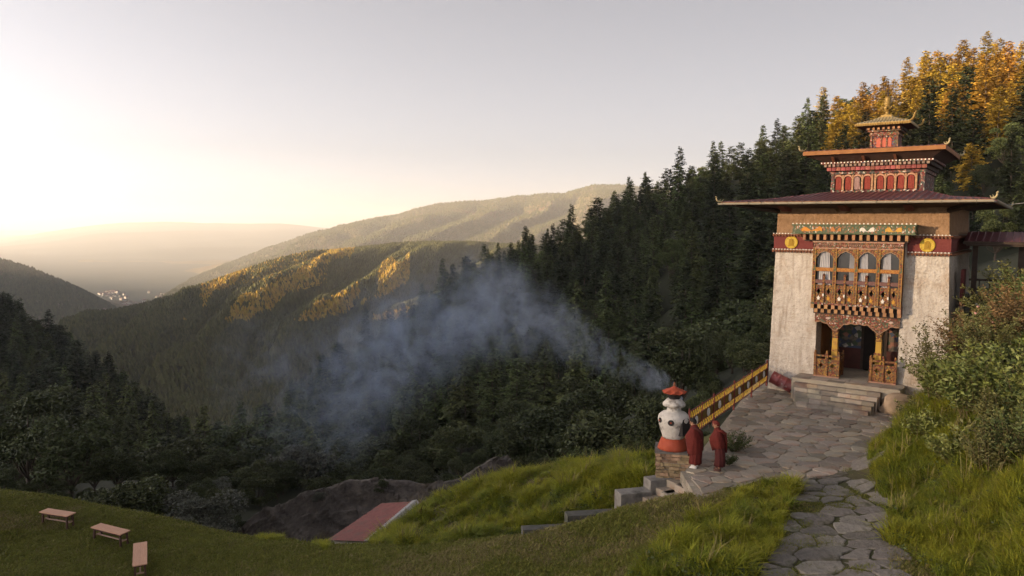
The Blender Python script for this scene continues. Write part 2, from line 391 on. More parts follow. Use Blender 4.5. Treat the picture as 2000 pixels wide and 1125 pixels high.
L_Y = np.array([420,420,400,380,370,360,350,340,320,300,260,240.])
L_vr = L_top + 0.78 * 21 * FPX / L_Y
HL = loft(LU, [('z', 72, -24), ('v', [190]*12, [800,850,900,905,915,925,935,945,960,975,995,1010]), ('v', L_Y, L_vr), ('z', L_Y + 150, [at(u, v, y)[2] - 60 for u, v, y in zip(LU, L_vr, L_Y)])],
          np.linspace(-900, 520, 80), [16, 26, 8], 6, 40, 5)
sheet('hillside_left', HL, M_forest, 'dark forested slope falling into the ravine')

# the wooded ridge across the valley, with ribs running down to the left
MU = [-300,60,112,200,300,380,450,520,600,700,800,950,1100,1300]
M_v = np.array([780,668,648,622,596,578,544,520,500,488,480,478,484,490.])
M_Y = np.array([1200,1350,1450,1550,1650,1750,1850,1950,2100,2300,2400,2500,2500,2500.])
mu = np.linspace(-300, 1300, 260)
MG = loft(MU, [('v', 600, [1010]*14), ('v', [900,900,900,900,950,1000,1050,1100,1150,1200,1250,1300,1300,1300], [900,830,800,790,785,780,775,770,760,740,720,700,690,690]),
               ('v', M_Y, M_v), ('z', M_Y + 900, [at(u, v, y)[2] - 260 for u, v, y in zip(MU, M_v, M_Y)])], mu, [16, 110, 20], 30, 300, 21)
tt = np.zeros(MG.shape[:2]); tt[16:126] = np.linspace(0, 1, 110)[:, None]; tt[126:] = 1
pu, pv = pix(MG.reshape(-1, 3)); pu = pu.reshape(tt.shape); pv = pv.reshape(tt.shape)
w_ = fbm(pu / 170., pv / 90., 31, 3)
cc = (pv + 0.70 * pu + 110 * w_) / 104.0
rib = 1 - np.abs(2 * (cc - np.floor(cc)) - 1); rib = rib ** 0.8
cc2 = (pv + 1.1 * pu + 70 * w_) / 41.0; rib2 = 1 - np.abs(2 * (cc2 - np.floor(cc2)) - 1)
env = np.clip(np.minimum(tt / 0.12, (1.0 - tt) / 0.25), 0, 1)
MG[..., 1] -= env * (rib * 85 + rib2 * 22); MG[..., 2] += env * (rib * 34 + rib2 * 9)
sheet('ridge_hill', MG, M_forest, 'wooded ridge across the valley catching the low sun')

BU = [150,300,420,520,620,700,850,1000,1100,1160,1225,1350,1500]
B_v = [640,566,522,482,451,431,403,386,376,358,362,372,380]
BY = 1.3 * np.array([4600,4700,4800,4900,5000,5000,5200,5200,5200,5200,5200,5200,5200.])
bu = np.linspace(150, 1500, 220)
BG = loft(BU, [('v', 3000, 640), ('v', BY, B_v), ('z', BY + 2500, -440)], bu, [70, 12], 90, 700, 41)
tb = np.zeros(BG.shape[:2]); tb[:70] = np.linspace(0, 1, 70)[:, None]; tb[70:] = 1
pu, pv = pix(BG.reshape(-1, 3)); pu = pu.reshape(tb.shape); pv = pv.reshape(tb.shape)
cc = (pu * 0.6 + pv * 1.1 + 80 * fbm(pu / 120., pv / 60., 9, 3)) / 62.0; rib = 1 - np.abs(2 * (cc - np.floor(cc)) - 1)
BG[..., 1] -= np.clip(np.minimum(tb * 5, (1 - tb) * 5), 0, 1) * (rib * 260); BG[..., 2] += np.clip((1 - tb) * 6, 0, 1) * rib * 22 + np.clip(1 - np.abs(tb - 1) * 8, 0, 1) * 26 * fbm(pu / 22., pv / 22., 15, 3)
sheet('mountain_ridge', BG, M_far, 'hazy mountain ridge rising behind the wooded ridge')

FU = [-900,-400,-100,0,100,200,300,450,550,640,750,950]
F_v = [455,470,478,468,452,436,432,438,437,444,455,475]
FG = loft(FU, [('z', 9500, -432), ('v', 18000, F_v), ('z', 24000, -432)], np.linspace(-900, 950, 120), [24, 8], 160, 1500, 3)
sheet('far_mountain', FG, M_far2, 'farthest mountain range fading into bright haze')

# the hill at the left of the valley; it climbs on out of the frame
VU = [-300,-150,0,60,120,180,215,260,330,420]
V_v = [400,455,508,526,551,581,603,638,690,740]
VG = loft(VU, [('z', 1700, -438), ('v', 3000, V_v), ('z', 4300, -438)], np.linspace(-300, 420, 96), [40, 16], 26, 260, 17)
sheet('valley_hill', VG, M_far, 'dark shaded hill above the valley town')
# mountain added out of view: crest and saddle shaped to place the sun and shade
my = np.r_[np.arange(-1500, -900, 100), np.arange(-900, 300, 20), np.arange(300, 3400, 100)]; mx = np.linspace(-4600, -1000, 61)
crest = np.interp(my, [-1500,-770,-705,-612,-572,-540,-330,0,300,500,720,835,1103,1550,2000,2400,2900,3100,3400], [300,352,339,339,360,374,372,356,320,250,150,136,92,40,10,-10,-40,-80,-130])
cx = np.interp(my, [-1500, 1500, 3400], [-2500, -2500, -2740])
MX, MY = np.meshgrid(mx, my); hgt = (crest[:, None] + 436); dxm = (MX - cx[:, None]); MZ = -438 + hgt * np.clip(1 - np.abs(dxm) / np.where(dxm > 0, 1150, 1900), 0, 1) ** 1.15
MZ += np.clip(np.abs(dxm) / 500, 0, 1) * 40 * fbm(MX / 300, MY / 300, 19, 4) * (MZ > -430)
mx_i = np.argmin(np.abs(mx + 2500)); 
sheet('shade_mountain', np.stack([MX, MY, MZ], -1), M_far, 'unseen mountain added on the left to shape the low sunlight')
me = bpy.data.meshes.new('valley'); S = 40000
me.from_pydata([(-S, -S, -436), (S, -S, -436), (S, S, -436), (-S, S, -436)], [], [(0, 1, 2, 3)]); me.materials.append(M_valley)
obj('valley', me, kind='structure', label='broad valley floor far below the clearing', cat='valley')
# ================================================================== TREES
M_bark = mat('bark', (0.06,0.045,0.035), (0.11,0.085,0.065), 3, 0.9, 0.5, 9)
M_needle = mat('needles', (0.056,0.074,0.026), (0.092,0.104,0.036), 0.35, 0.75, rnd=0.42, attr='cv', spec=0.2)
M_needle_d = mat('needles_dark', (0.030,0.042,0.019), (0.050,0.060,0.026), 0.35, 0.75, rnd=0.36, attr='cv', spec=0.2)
M_gold = mat('autumn_sunlit_needles', (0.32,0.18,0.025), (0.46,0.31,0.045), 0.35, 0.75, rnd=0.3, attr='cv', spec=0.2, transl=0.3)  # autumn yellow, with the gold of the low sun put into the colour
M_leaf = mat('leaves', (0.033,0.045,0.015), (0.064,0.072,0.026), 1.2, 0.6, rnd=0.25, attr='cv', spec=0.3)
M_leaf_g = mat('leaves_grey', (0.075,0.080,0.062), (0.12,0.12,0.095), 1.2, 0.7, rnd=0.15, attr='cv', spec=0.2)
M_leaf_o = mat('leaves_orange', (0.22,0.08,0.03), (0.28,0.13,0.04), 1.2, 0.7, rnd=0.15, attr='cv', spec=0.2)

def quads_from(cen, du, dv):
    V = np.stack([cen - du, cen - dv * .9 , cen + du, cen + dv * .9], 1).reshape(-1, 3)
    F = np.arange(len(V)).reshape(-1, 4); return V, F
def trunk_mesh(name, H, r, seed, top=0.96, lean=0.02, limbs=None):
    q = random.Random(seed); m = MB(); n = 7
    pts = [(H * lean * math.sin(3 * t + seed), H * lean * math.cos(2 * t + seed) * .6, H * top * t - .6 * (t == 0)) for t in [i / n for i in range(n + 1)]]
    m.path(pts, [r * (1 - .93 * i / n) for i in range(n + 1)], 6)
    for L_ in (limbs or []): m.path(L_, [r * .42, r * .25, r * .08], 4)
    me = m.mesh(name, M_bark); me.polygons.foreach_set('use_smooth', [True] * len(me.polygons)); me.update(); return me
def conifer(seed, H, R, levels, nb, droop, start, dens, m, shape=0.85, leafw=1.0):
    q = np.random.RandomState(seed); C, DU, DV, A = [], [], [], []
    for k in range(levels):
        t = start + (1 - start) * (k + q.uniform(-.3, .3)) / levels; t = min(max(t, start * .9), .985)
        tt = (t - start) / (1 - start); prof = max(0.0, 1 - tt) ** shape * (0.72 + 0.28 * min(1, tt / .16)) + 0.055
        lv = q.uniform(.86, 1.08)
        for j in range(max(3, int(nb * (1 - .35 * tt)))):
            if q.rand() < .11: continue
            a = q.uniform(0, 2 * math.pi); L = R * prof * lv * q.uniform(.6, 1.15); d = np.array([math.cos(a), math.sin(a), 0]); sd = np.array([-d[1], d[0], 0])
            up = q.uniform(.05, .38) + .35 * tt; dr = droop * q.uniform(.7, 1.3); base = np.array([0, 0, t * H]); ns = max(3, int(dens * (L / R) + 3))
            for s in np.linspace(.16, 1, ns):
                p = base + d * L * s + np.array([0, 0, (up * s - dr * s * s) * L]); sl = np.array([0, 0, up - 2 * dr * s])
                ax = d + sl; ax /= np.linalg.norm(ax); w = (0.34 * (1.12 - s) * L + 0.10 * R) * q.uniform(.6, 1.1)
                for side in (-1, 1):
                    dirn = ax * q.uniform(.35, .85) + sd * side * q.uniform(.6, 1.0) + np.array([0, 0, q.uniform(-.38, .12)]); dirn /= np.linalg.norm(dirn)
                    nrm = np.cross(dirn, ax); nrm = nrm / (np.linalg.norm(nrm) + 1e-6); ww = np.cross(nrm, dirn) + q.normal(0, .35, 3); ww /= np.linalg.norm(ww)
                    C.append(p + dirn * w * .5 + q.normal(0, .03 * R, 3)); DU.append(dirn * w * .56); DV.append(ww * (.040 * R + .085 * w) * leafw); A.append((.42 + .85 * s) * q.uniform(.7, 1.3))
    V, F = quads_from(np.array(C), np.array(DU), np.array(DV)); return np_mesh('crown', V, F, m, False, np.repeat(A, 4))
def broadleaf(seed, H, R, n, leaf, m, lobes=13, low=0.25, flat=0.8):
    q = np.random.RandomState(seed); C = []; A = []; cs = []
    for k in range(lobes):
        a = q.uniform(0, 2 * math.pi); rr = R * math.sqrt(q.rand()) * .72; z = H * (low + (1 - low) * q.uniform(.1, .86)); z *= 1 - .28 * (rr / R) ** 2
        cs.append((rr * math.cos(a), rr * math.sin(a), z, R * q.uniform(.26, .46)))
    for k in range(n):
        cx, cy_, cz, cr = cs[q.randint(lobes)]; d = q.normal(0, 1, 3); d /= np.linalg.norm(d)
        if d[2] < -.35: d[2] *= -1
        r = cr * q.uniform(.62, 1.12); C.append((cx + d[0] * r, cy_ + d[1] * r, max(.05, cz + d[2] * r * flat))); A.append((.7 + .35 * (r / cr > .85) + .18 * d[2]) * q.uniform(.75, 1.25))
    C = np.array(C); D = q.normal(0, 1, (n, 3)); D[:, 2] *= .6; D /= np.linalg.norm(D, axis=1)[:, None]; E_ = np.cross(D, q.normal(0, 1, (n, 3))); E_ /= np.linalg.norm(E_, axis=1)[:, None]
    sz = leaf * q.uniform(.6, 1.35, (n, 1)); V, F = quads_from(C, D * sz, E_ * sz * .55)
    limbs = [[(0, 0, H * .16), (c[0] * .5, c[1] * .5, c[2] * .62), (c[0] * .9, c[1] * .9, c[2])] for c in cs]
    return np_mesh('crown', V, F, m, False, np.repeat(A, 4)), limbs

CON = []                       # (crown mesh, trunk mesh, height, half width, word)
for i, (H, R, lv, nb, dr, st, de, sh, m, word) in enumerate([
        (24, 6.6, 42, 6, .40, .08, 10, .80, M_needle, 'broad drooping'), (26, 5.6, 47, 6, .34, .12, 10, .72, M_needle_d, 'slender dark'),
        (20, 6.2, 30, 6, .26, .10, 10, .62, M_needle, 'bushy open'), (23, 6.8, 33, 6, .22, .20, 10, .50, M_needle_d, 'round topped dark'),
        (27, 6.4, 44, 6, .46, .06, 10, .92, M_needle, 'pointed layered'), (18, 5.2, 28, 6, .20, .26, 10, .5, M_needle, 'small ragged')]):
    CON.append((conifer(100 + i, H, R, lv, nb, dr, st, de, m, sh), trunk_mesh('trunk', H, .30, i), H, R, word))
CONG = []
for i, (H, R, lv, sh) in enumerate([(22, 6.4, 26, .6), (24, 6.0, 28, .75), (18, 6.0, 22, .5)]):
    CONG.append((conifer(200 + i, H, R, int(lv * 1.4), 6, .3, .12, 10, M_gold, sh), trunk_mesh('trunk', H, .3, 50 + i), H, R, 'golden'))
BRD = []
for i, (H, R, n, lf, m, word) in enumerate([(8, 4.2, 9000, .155, M_leaf, 'dense round'), (6, 3.6, 8000, .15, M_leaf, 'low spreading'), (10, 4.0, 9000, .17, M_leaf, 'tall rounded'), (5, 3.8, 8000, .13, M_leaf_g, 'pale grey'), (3, 2.0, 2500, .11, M_leaf_o, 'small orange')]):
    cm, lb = broadleaf(300 + i, H, R, n, lf, m); BRD.append((cm, trunk_mesh('trunk', H * .8, .22, 80 + i, limbs=lb), H, R, word))
def join_proto(name, cm, tm):
    """crown and trunk as one mesh, for the uncountable mass of trees"""
    V1 = np.empty(len(cm.vertices) * 3, np.float32); cm.vertices.foreach_get('co', V1); V2 = np.empty(len(tm.vertices) * 3, np.float32); tm.vertices.foreach_get('co', V2)
    me = bpy.data.meshes.new(name); f1 = [tuple(p.vertices) for p in cm.polygons]; n1 = len(V1) // 3; f2 = [tuple(v + n1 for v in p.vertices) for p in tm.polygons]
    me.from_pydata(np.r_[V1, V2].reshape(-1, 3).tolist(), [], f1 + f2); me.materials.append(cm.materials[0]); me.materials.append(M_bark)
    me.polygons.foreach_set('material_index', [0] * len(f1) + [1] * len(f2))
    A = np.ones(len(me.vertices), np.float32); a1 = np.empty(n1, np.float32); cm.attributes['cv'].data.foreach_get('value', a1); A[:n1] = a1
    a = me.attributes.new('cv', 'FLOAT', 'POINT'); a.data.foreach_set('value', A); me.update(); return me
BIG = []
for i, (H, R, m, word) in enumerate([(15, 6.0, M_leaf, 'rounded'), (17, 5.2, M_needle, 'oval')]):
    cm, lb = broadleaf(330 + i, H, R, 9000, .24, m, 20, .22); BIG.append((cm, trunk_mesh('trunk', H * .8, .3, 90 + i, limbs=lb), H, R, word))
PRO = [join_proto('tree_%02d' % i, c[0], c[1]) for i, c in enumerate(CON + CONG + BIG)]
def place_tree(spec, name, p, s, rz, label, cat, group):
    e = thing(name, label, cat, (p[0], p[1], p[2]), rz, group); e.scale = (s, s, s)
    obj('crown', spec[0], e); obj('trunk', spec[1], e); return e

def sample(G, n, r0, r1, seed):
    q = np.random.RandomState(seed); g = G[r0:r1]
    A = np.linalg.norm(np.cross(g[1:, :-1] - g[:-1, :-1], g[:-1, 1:] - g[:-1, :-1]), axis=-1).ravel(); A /= A.sum()
    k = q.choice(len(A), n, p=A); nc = g.shape[1] - 1; i, j = k // nc, k % nc; a = q.rand(n, 1); b = q.rand(n, 1)
    return (g[i, j] * (1 - a) + g[i + 1, j] * a) * (1 - b) + (g[i, j + 1] * (1 - a) + g[i + 1, j + 1] * a) * b

# ---- the near forest: pick the trees that show, the rest is one mass
cand = []
def thin(P, dmin):
    keep = []; cell = {}
    for k, p in enumerate(P):
        c = (int(p[0] // dmin), int(p[1] // dmin)); ok = True
        for a in (-1, 0, 1):
            for b in (-1, 0, 1):
                for w in cell.get((c[0] + a, c[1] + b), ()):
                    if (P[w][0] - p[0]) ** 2 + (P[w][1] - p[1]) ** 2 < dmin * dmin: ok = False
        if ok: keep.append(k); cell.setdefault(c, []).append(k)
    return P[keep]
PR = thin(sample(HR, 9000, 12, 50, 1), 7.4); PL = thin(sample(HL, 5000, 11, 46, 2), 7.0)
q = np.random.RandomState(5)
for side, P in (('R', PR), ('L', PL)):
    u, v = pix(P)
    for k, p in enumerate(P):
        if u[k] < -260 or u[k] > 2260: continue
        if p[1] < 120 and side == 'R' and u[k] < 1560: continue
        if p[1] < 150 and side == 'L': continue
        s = q.uniform(.52, 1.04)
        if p[1] < 170: s *= .72
        gold = side == 'R' and u[k] > 1600 and ((p[2] > 27 and q.rand() < .86) or (p[2] > 14 and q.rand() < .10))  # sunlit ridge top carried by the gold foliage colour
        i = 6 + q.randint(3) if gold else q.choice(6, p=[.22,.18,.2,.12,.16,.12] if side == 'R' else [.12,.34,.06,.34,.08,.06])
        if not gold and q.rand() < .17: i = 9 + q.randint(2)
        cand.append([p[1], u[k], v[k], s, int(i), side, p])
cand.sort(key=lambda c: c[0])
buf = np.zeros((282, 500), bool)                       # which parts of the view are already taken, a quarter of the photo's size
def fill(poly):
    yy, xx = np.mgrid[0:282, 0:500]; buf[in_poly(xx * 4., yy * 4., poly)] = True
fill([(1507,760),(1519,400),(1408,395),(1620,375),(1620,320),(1568,296),(1848,290),(1875,345),(1810,330),(1810,376),(1930,385),(1970,440),(2000,460),(2000,1125),(1507,1125)])
fill([(0,950),(380,1010),(640,1060),(1000,900),(1290,860),(1507,740),(1507,1125),(0,1125)])
SPEC = CON + CONG + BIG
for c in cand:
    H = SPEC[c[4]][2] * c[3] * FPX / c[0]; W = SPEC[c[4]][3] * c[3] * FPX / c[0] * .8
    y1 = c[2]; y0 = c[2] - H; a0, a1 = int(max(0, y0 // 4)), int(min(281, y1 // 4)); n = 0
    for yy in range(a0, a1 + 1):
        w = W * min(1, max(0.08, (yy * 4 - y0) / H * 1.1)); x0, x1 = int(max(0, (c[1] - w) // 4)), int(min(499, (c[1] + w) // 4))
        if x1 >= x0: n += int((~buf[yy, x0:x1 + 1]).sum()); buf[yy, x0:x1 + 1] = True
    c.append(n)
order = sorted(range(len(cand)), key=lambda k: -cand[k][-1])
chosen = set([k for k in order if cand[k][-1] > 0][:285])
mass = []
for k, c in enumerate(cand):
    spec = SPEC[c[4]]; rz = q.uniform(0, 6.28); p = c[6]
    if k in chosen:
        size = 'tall' if c[3] > .9 else 'young' if c[3] < .66 else 'medium'
        sky_ = 'on the skyline' if p[1] > .93 * (np.interp(c[1], RU, R_Y) if c[5] == 'R' else np.interp(c[1], LU, L_Y)) else 'on the slope'
        if c[5] == 'L': lab, g = '%s %s conifer %s left of the ravine' % (size, spec[4], sky_), 'conifers on the dark left slope'
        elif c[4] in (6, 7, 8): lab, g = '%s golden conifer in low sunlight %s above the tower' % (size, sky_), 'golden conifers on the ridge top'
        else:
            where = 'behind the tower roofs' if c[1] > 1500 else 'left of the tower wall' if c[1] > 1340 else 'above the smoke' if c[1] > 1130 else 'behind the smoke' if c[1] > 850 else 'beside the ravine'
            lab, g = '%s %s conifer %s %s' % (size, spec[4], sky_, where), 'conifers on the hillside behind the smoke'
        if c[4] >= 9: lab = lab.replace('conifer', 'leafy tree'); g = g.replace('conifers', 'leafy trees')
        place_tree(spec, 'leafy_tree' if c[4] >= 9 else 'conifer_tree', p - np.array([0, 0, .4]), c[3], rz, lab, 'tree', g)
    elif c[-1] > 0 or q.rand() < .35: mass.append((p, rz, c[3], c[4]))
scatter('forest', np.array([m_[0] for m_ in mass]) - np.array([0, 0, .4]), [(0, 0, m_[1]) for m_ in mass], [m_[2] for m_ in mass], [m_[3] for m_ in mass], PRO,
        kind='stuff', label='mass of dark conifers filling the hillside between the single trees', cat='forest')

# ---- the ridge across the valley: far trees, too many and too small to tell apart
def far_tree(seed, m):
    q = random.Random(seed); b = MB(); H = 1.0
    for k, (z0, z1, r) in enumerate([(.04, .5, .42), (.28, .78, .34), (.55, 1.0, .22)]):
        n = 6; o = len(b.v); b.v.append((0, 0, z1)); 
        for i in range(n):
            t = 2 * math.pi * i / n + k; rr = r * q.uniform(.65, 1.2); b.v.append((rr * math.cos(t), rr * math.sin(t), z0 + q.uniform(-.06, .06)))
        for i in range(n): b.f.append((o, o + 1 + i, o + 1 + (i + 1) % n)); b.m.append(0)
    return b.mesh('far_tree', m)
M_ft = mat('far_needles', (0.062,0.068,0.026), (0.105,0.095,0.034), 0.02, 0.9, rnd=0.35, spec=0.1)
M_fg = mat('far_sunlit_gold', (0.30,0.19,0.035), (0.40,0.27,0.05), 0.02, 0.9, rnd=0.3, spec=0.1)  # gold of the low sun put into the foliage colour
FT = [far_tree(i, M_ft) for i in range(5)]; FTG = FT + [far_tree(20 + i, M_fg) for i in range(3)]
PM = sample(MG, 170000, 5, 134, 8); u, v = pix(PM); kk = (u > -40) & (u < 1130); PM = PM[kk]; u = u[kk]; v = v[kk]
q = np.random.RandomState(9); n = len(PM)
# low sunlight put into the tree colour: golden crowns on sun-facing rib flanks
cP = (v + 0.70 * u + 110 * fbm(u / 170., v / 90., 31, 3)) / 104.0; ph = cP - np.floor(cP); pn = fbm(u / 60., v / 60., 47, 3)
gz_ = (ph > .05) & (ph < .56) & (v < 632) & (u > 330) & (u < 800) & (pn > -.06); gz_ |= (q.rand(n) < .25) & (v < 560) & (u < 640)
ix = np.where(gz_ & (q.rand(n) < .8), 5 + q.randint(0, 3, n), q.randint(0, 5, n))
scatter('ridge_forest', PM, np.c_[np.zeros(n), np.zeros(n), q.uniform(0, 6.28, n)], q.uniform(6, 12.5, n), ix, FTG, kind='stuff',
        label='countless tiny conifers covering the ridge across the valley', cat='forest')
PB = sample(BG, 30000, 30, 72, 12); n = len(PB)
scatter('mountain_forest', PB, np.c_[np.zeros(n), np.zeros(n), q.uniform(0, 6.28, n)], q.uniform(9, 17, n), q.randint(0, 5, n), FT, kind='stuff',
        label='hazy forest covering the high mountain ridge', cat='forest')
PV = sample(VG, 16000, 20, 44, 13); n = len(PV)
scatter('valley_hill_forest', PV, np.c_[np.zeros(n), np.zeros(n), q.uniform(0, 6.28, n)], q.uniform(10, 18, n), q.randint(0, 5, n), FT, kind='stuff',
        label='dark forest covering the hill above the valley town', cat='forest')

_HT = np.concatenate([HR.reshape(-1, 3), HL.reshape(-1, 3)])
def terrain_z(x, y):
    d = (_HT[:, 0] - x) ** 2 + (_HT[:, 1] - y) ** 2; k = np.argsort(d)[:4]; w = 1 / (d[k] + .5); z = float((w * _HT[k, 2]).sum() / w.sum()) if d[k[0]] < 200 else -999
    return max(z, gz(x, y)) if y < 84 else z
def foot(u, v, Y, H, s):
    """stand a tree on the ground; its height follows from where its top shows"""
    p = at(u, v, Y); z = terrain_z(p[0], p[1]); s2 = max(s * .6, min(s * 1.7, s + (p[2] - z) / H)); return np.array([p[0], p[1], z - .15]), s2
# ---- broadleaved trees and shrubs of the ravine (photo pixel of the foot, distance, kind, scale)
for (u, v, Y, k, s, lab) in [
        (1090,905,92,0,1.15,'glossy dark round tree beyond the rock outcrop'), (1190,905,60,1,.75,'dark leafy shrub behind the juniper hedge'),
        (1035,905,100,1,1.0,'low dark shrub above the end of the rock'), (1000,890,125,2,1.1,'shaded round tree left of the glossy tree'),
        (1330,800,70,2,.85,'loose leafy tree behind the incense burner smoke'), (1250,800,95,0,.9,'dark rounded tree under the smoke plume'),
        (1290,870,48,1,.55,'leafy shrub at the foot of the white burner'), (1465,760,85,2,1.1,'dim round tree beside the left wall of the tower'),
        (1400,790,80,0,1.0,'shadowed round tree behind the yellow fence'), (1545,700,75,2,1.0,'dark tree against the left corner of the tower'),
        (570,985,85,3,1.35,'pale grey round shrub above the rock outcrop'), (478,965,100,4,1.0,'small orange bush beside the pale grey shrub'),
        (640,960,100,0,1.0,'dark round tree right of the pale grey shrub'), (740,940,115,1,1.2,'wide dark shrub in the smoky ravine'),
        (820,925,120,2,1.1,'tall round tree in the smoky ravine'), (900,925,110,1,1.2,'low dark shrub above the rock crest'),
        (60,960,75,2,1.15,'big dark round tree above the lawn edge'), (140,975,70,0,1.1,'dense round tree behind the first bench'),
        (20,920,100,0,1.3,'dim spreading tree under the dark slope'), (230,985,78,1,1.0,'dark spreading shrub below the pale conifers'),
        (330,1005,80,0,.95,'round dark tree beside the little gilded spire'), (420,1010,72,3,.75,'greyish shrub at the left end of the rock'),
        (360,960,120,1,1.4,'wide dark shrub deep in the ravine'), (440,940,140,2,1.2,'rounded tree at the mouth of the ravine'),
        (290,1010,52,1,.5,'low olive shrub behind the lawn edge'), (225,1000,50,1,.45,'short olive shrub by the second bench'), (390,1040,50,3,.5,'low grey shrub where the lawn edge dips'),
        (560,925,130,0,1.2,'dusky round tree above the pale grey shrub'), (690,905,140,2,1.2,'smoky round tree in the middle of the ravine'),
        (110,890,120,2,1.2,'dim rounded tree at the foot of the dark slope'), (960,905,115,0,.9,'dark round tree above the rock tip'), (1140,860,120,2,1.1,'tall dim tree behind the glossy tree'),
        (1210,830,130,0,1.2,'dark round tree far under the smoke'), (1370,740,110,0,1.2,'dark round tree high behind the fence')]:
    p, s = foot(u, v, Y, BRD[k][2], s); place_tree(BRD[k], 'broadleaf_tree', p, s, q.uniform(0, 6.28), lab, 'tree', None)
for (u, v, Y, k, s, lab) in [(185,905,150,2,.62,'pale green conifer standing alone at the foot of the dark slope'), (252,940,140,4,.42,'pale green pointed conifer beside the lone one'),
        (300,945,140,0,.44,'pale green conifer right of the pointed one'), (335,950,150,2,.42,'small pale conifer at the edge of the ravine'), (110,660+220,180,0,.7,'dim conifer behind the big round tree'),
        (1180,880,120,4,.62,'grey green conifer behind the glossy round tree'), (1120,860,135,0,.7,'smoky conifer behind the glossy tree'), (610,985,120,4,.55,'pointed conifer above the pale grey shrub'),
        (440,950,170,4,.55,'shadowed conifer in the ravine mouth')]:
    p, s = foot(u, v, Y, CON[k][2], s); place_tree(CON[k], 'conifer_tree', p, s, q.uniform(0, 6.28), lab, 'tree', None)

for k, (u, v, Y, i, s) in enumerate([(470,960,190,1,.75),(520,955,185,4,.8),(575,930,190,0,.85),(630,935,180,4,.95),(690,925,175,0,.95),(735,900,190,1,1.0),(790,920,170,2,1.0),(850,905,175,4,1.0),(905,900,165,0,1.0),(960,890,170,4,.95),(1010,870,165,2,1.0),(1065,860,160,0,.9),(1130,850,150,4,.85),(1265,800,150,1,.95)]):
    p, s = foot(u, v, Y, CON[i][2], s); place_tree(CON[i], 'conifer_tree', p, s, q.uniform(0, 6.28), '%s conifer rising from the smoky ravine above the rock outcrop' % CON[i][4], 'tree', 'conifers rising from the smoky ravine')

for (u, v, Y, k, sc_, lab) in [(690,958,64,1,.22,'mossy olive clump on the crest of the rock outcrop'), (745,965,63,1,.20,'second mossy clump beside the first on the rock crest'), (620,985,60,3,.2,'small grey plant low on the rock outcrop')]:
    place_tree(BRD[k], 'rock_shrub', at(u, v, Y), sc_, q.uniform(0, 6.28), lab, 'shrub', None)
# ================================================================== PAVING
def clip(poly, a, b, c):
    """keep the side a*x + b*y <= c"""
    out = []; n = len(poly)
    for i in range(n):
        p, r = poly[i], poly[(i + 1) % n]; dp = a * p[0] + b * p[1] - c; dr = a * r[0] + b * r[1] - c
        if dp <= 0: out.append(p)
        if (dp < 0 < dr) or (dr < 0 < dp):
            t = dp / (dp - dr); out.append((p[0] + (r[0] - p[0]) * t, p[1] + (r[1] - p[1]) * t))
    return out
def cells(seeds, rmax):
    S_ = np.array(seeds); res = []
    for i, s in enumerate(S_):
        poly = [(s[0] - rmax, s[1] - rmax), (s[0] + rmax, s[1] - rmax), (s[0] + rmax, s[1] + rmax), (s[0] - rmax, s[1] + rmax)]
        d = np.hypot(*(S_ - s).T)
        for j in np.argsort(d)[1:18]:
            if d[j] > 2.2 * rmax: break
            m_ = (S_[j] + s) / 2; nv = S_[j] - s; poly = clip(poly, nv[0], nv[1], nv @ m_)
            if len(poly) < 3: break
        res.append(poly)
    return res
def inset(poly, g, q):
    P = np.array(poly); c = P.mean(0); out = []
    for k, p in enumerate(P):
        d = c - p; L_ = np.linalg.norm(d); out.append(p + d / L_ * min(g * 1.3, L_ * .4))
    # ragged edges, slightly cut corners
    R_ = []
    n = len(out)
    for k in range(n):
        b, c2 = out[k], out[(k + 1) % n]; L_ = np.linalg.norm(c2 - b)
        for t in ((.12, .5, .88) if L_ > .3 else (.5,)): R_.append(b + (c2 - b) * t + q.normal(0, min(.03, L_ * .085), 2))
    return [tuple(p) for p in R_]
M_stone = mat('flagstone', (0.25,0.215,0.175), (0.36,0.31,0.25), 1.6, 0.85, 0.7, 9, rnd=0.32, c3=(0.29,0.20,0.14), s3=0.9, bdist=.03)
M_slate = mat('slate_slab', (0.15,0.135,0.12), (0.24,0.215,0.19), 2.2, 0.85, 1.0, 7, rnd=0.3, bdist=.10, c3=(0.09,0.085,0.05), s3=1.4)
def stone(poly, zf, th, m, name, parent, q, bev=.03):
    P = np.array(poly); c = P.mean(0); n = len(P); top = c + (P - c) * (1 - bev / max(.1, np.abs(P - c).max()))
    V = [(*p, zf(*p) - .06) for p in P] + [(*p, zf(*p) + th * .6) for p in P] + [(*p, zf(*p) + th + q.normal(0, th * .08)) for p in top] + [(*c, zf(*c) + th * 1.05)]
    F = []
    for i in range(n):
        j = (i + 1) % n; F += [(i, j, n + j, n + i), (n + i, n + j, 2 * n + j, 2 * n + i), (2 * n + i, 2 * n + j, 3 * n)]
    b = MB(); b.add([(v[0] - c[0], v[1] - c[1], v[2]) for v in V], F); o = b.build(name, m, parent); o.location = (c[0], c[1], 0); return o
def tri_poly(poly, z): 
    me = bpy.data.meshes.new('x'); me.from_pydata([(x, y, z) for x, y in poly], [], [tuple(range(len(poly)))]); return me
q = np.random.RandomState(21)
tme = tri_poly(TERRACE, -.03); tme.materials.append(M_grout); ter = obj('terrace', tme, kind='structure', label='stone paved terrace in front of the tower', cat='terrace')
TX = np.array(TERRACE); seeds = []
for i, y in enumerate(np.arange(TX[:, 1].min(), TX[:, 1].max(), .54)):
    for x in np.arange(TX[:, 0].min(), TX[:, 0].max(), .74): seeds.append((x + .37 * (i % 2) + q.uniform(-.27, .27), y + q.uniform(-.2, .2)))
c36, s36 = math.cos(rad(36)), math.sin(rad(36))
def tloc(x, y): dx, dy = x - TO_[0], y - TO_[1]; return dx * c36 - dy * s36, dx * s36 + dy * c36
TO_ = (16.26, 35.2); nst = 0
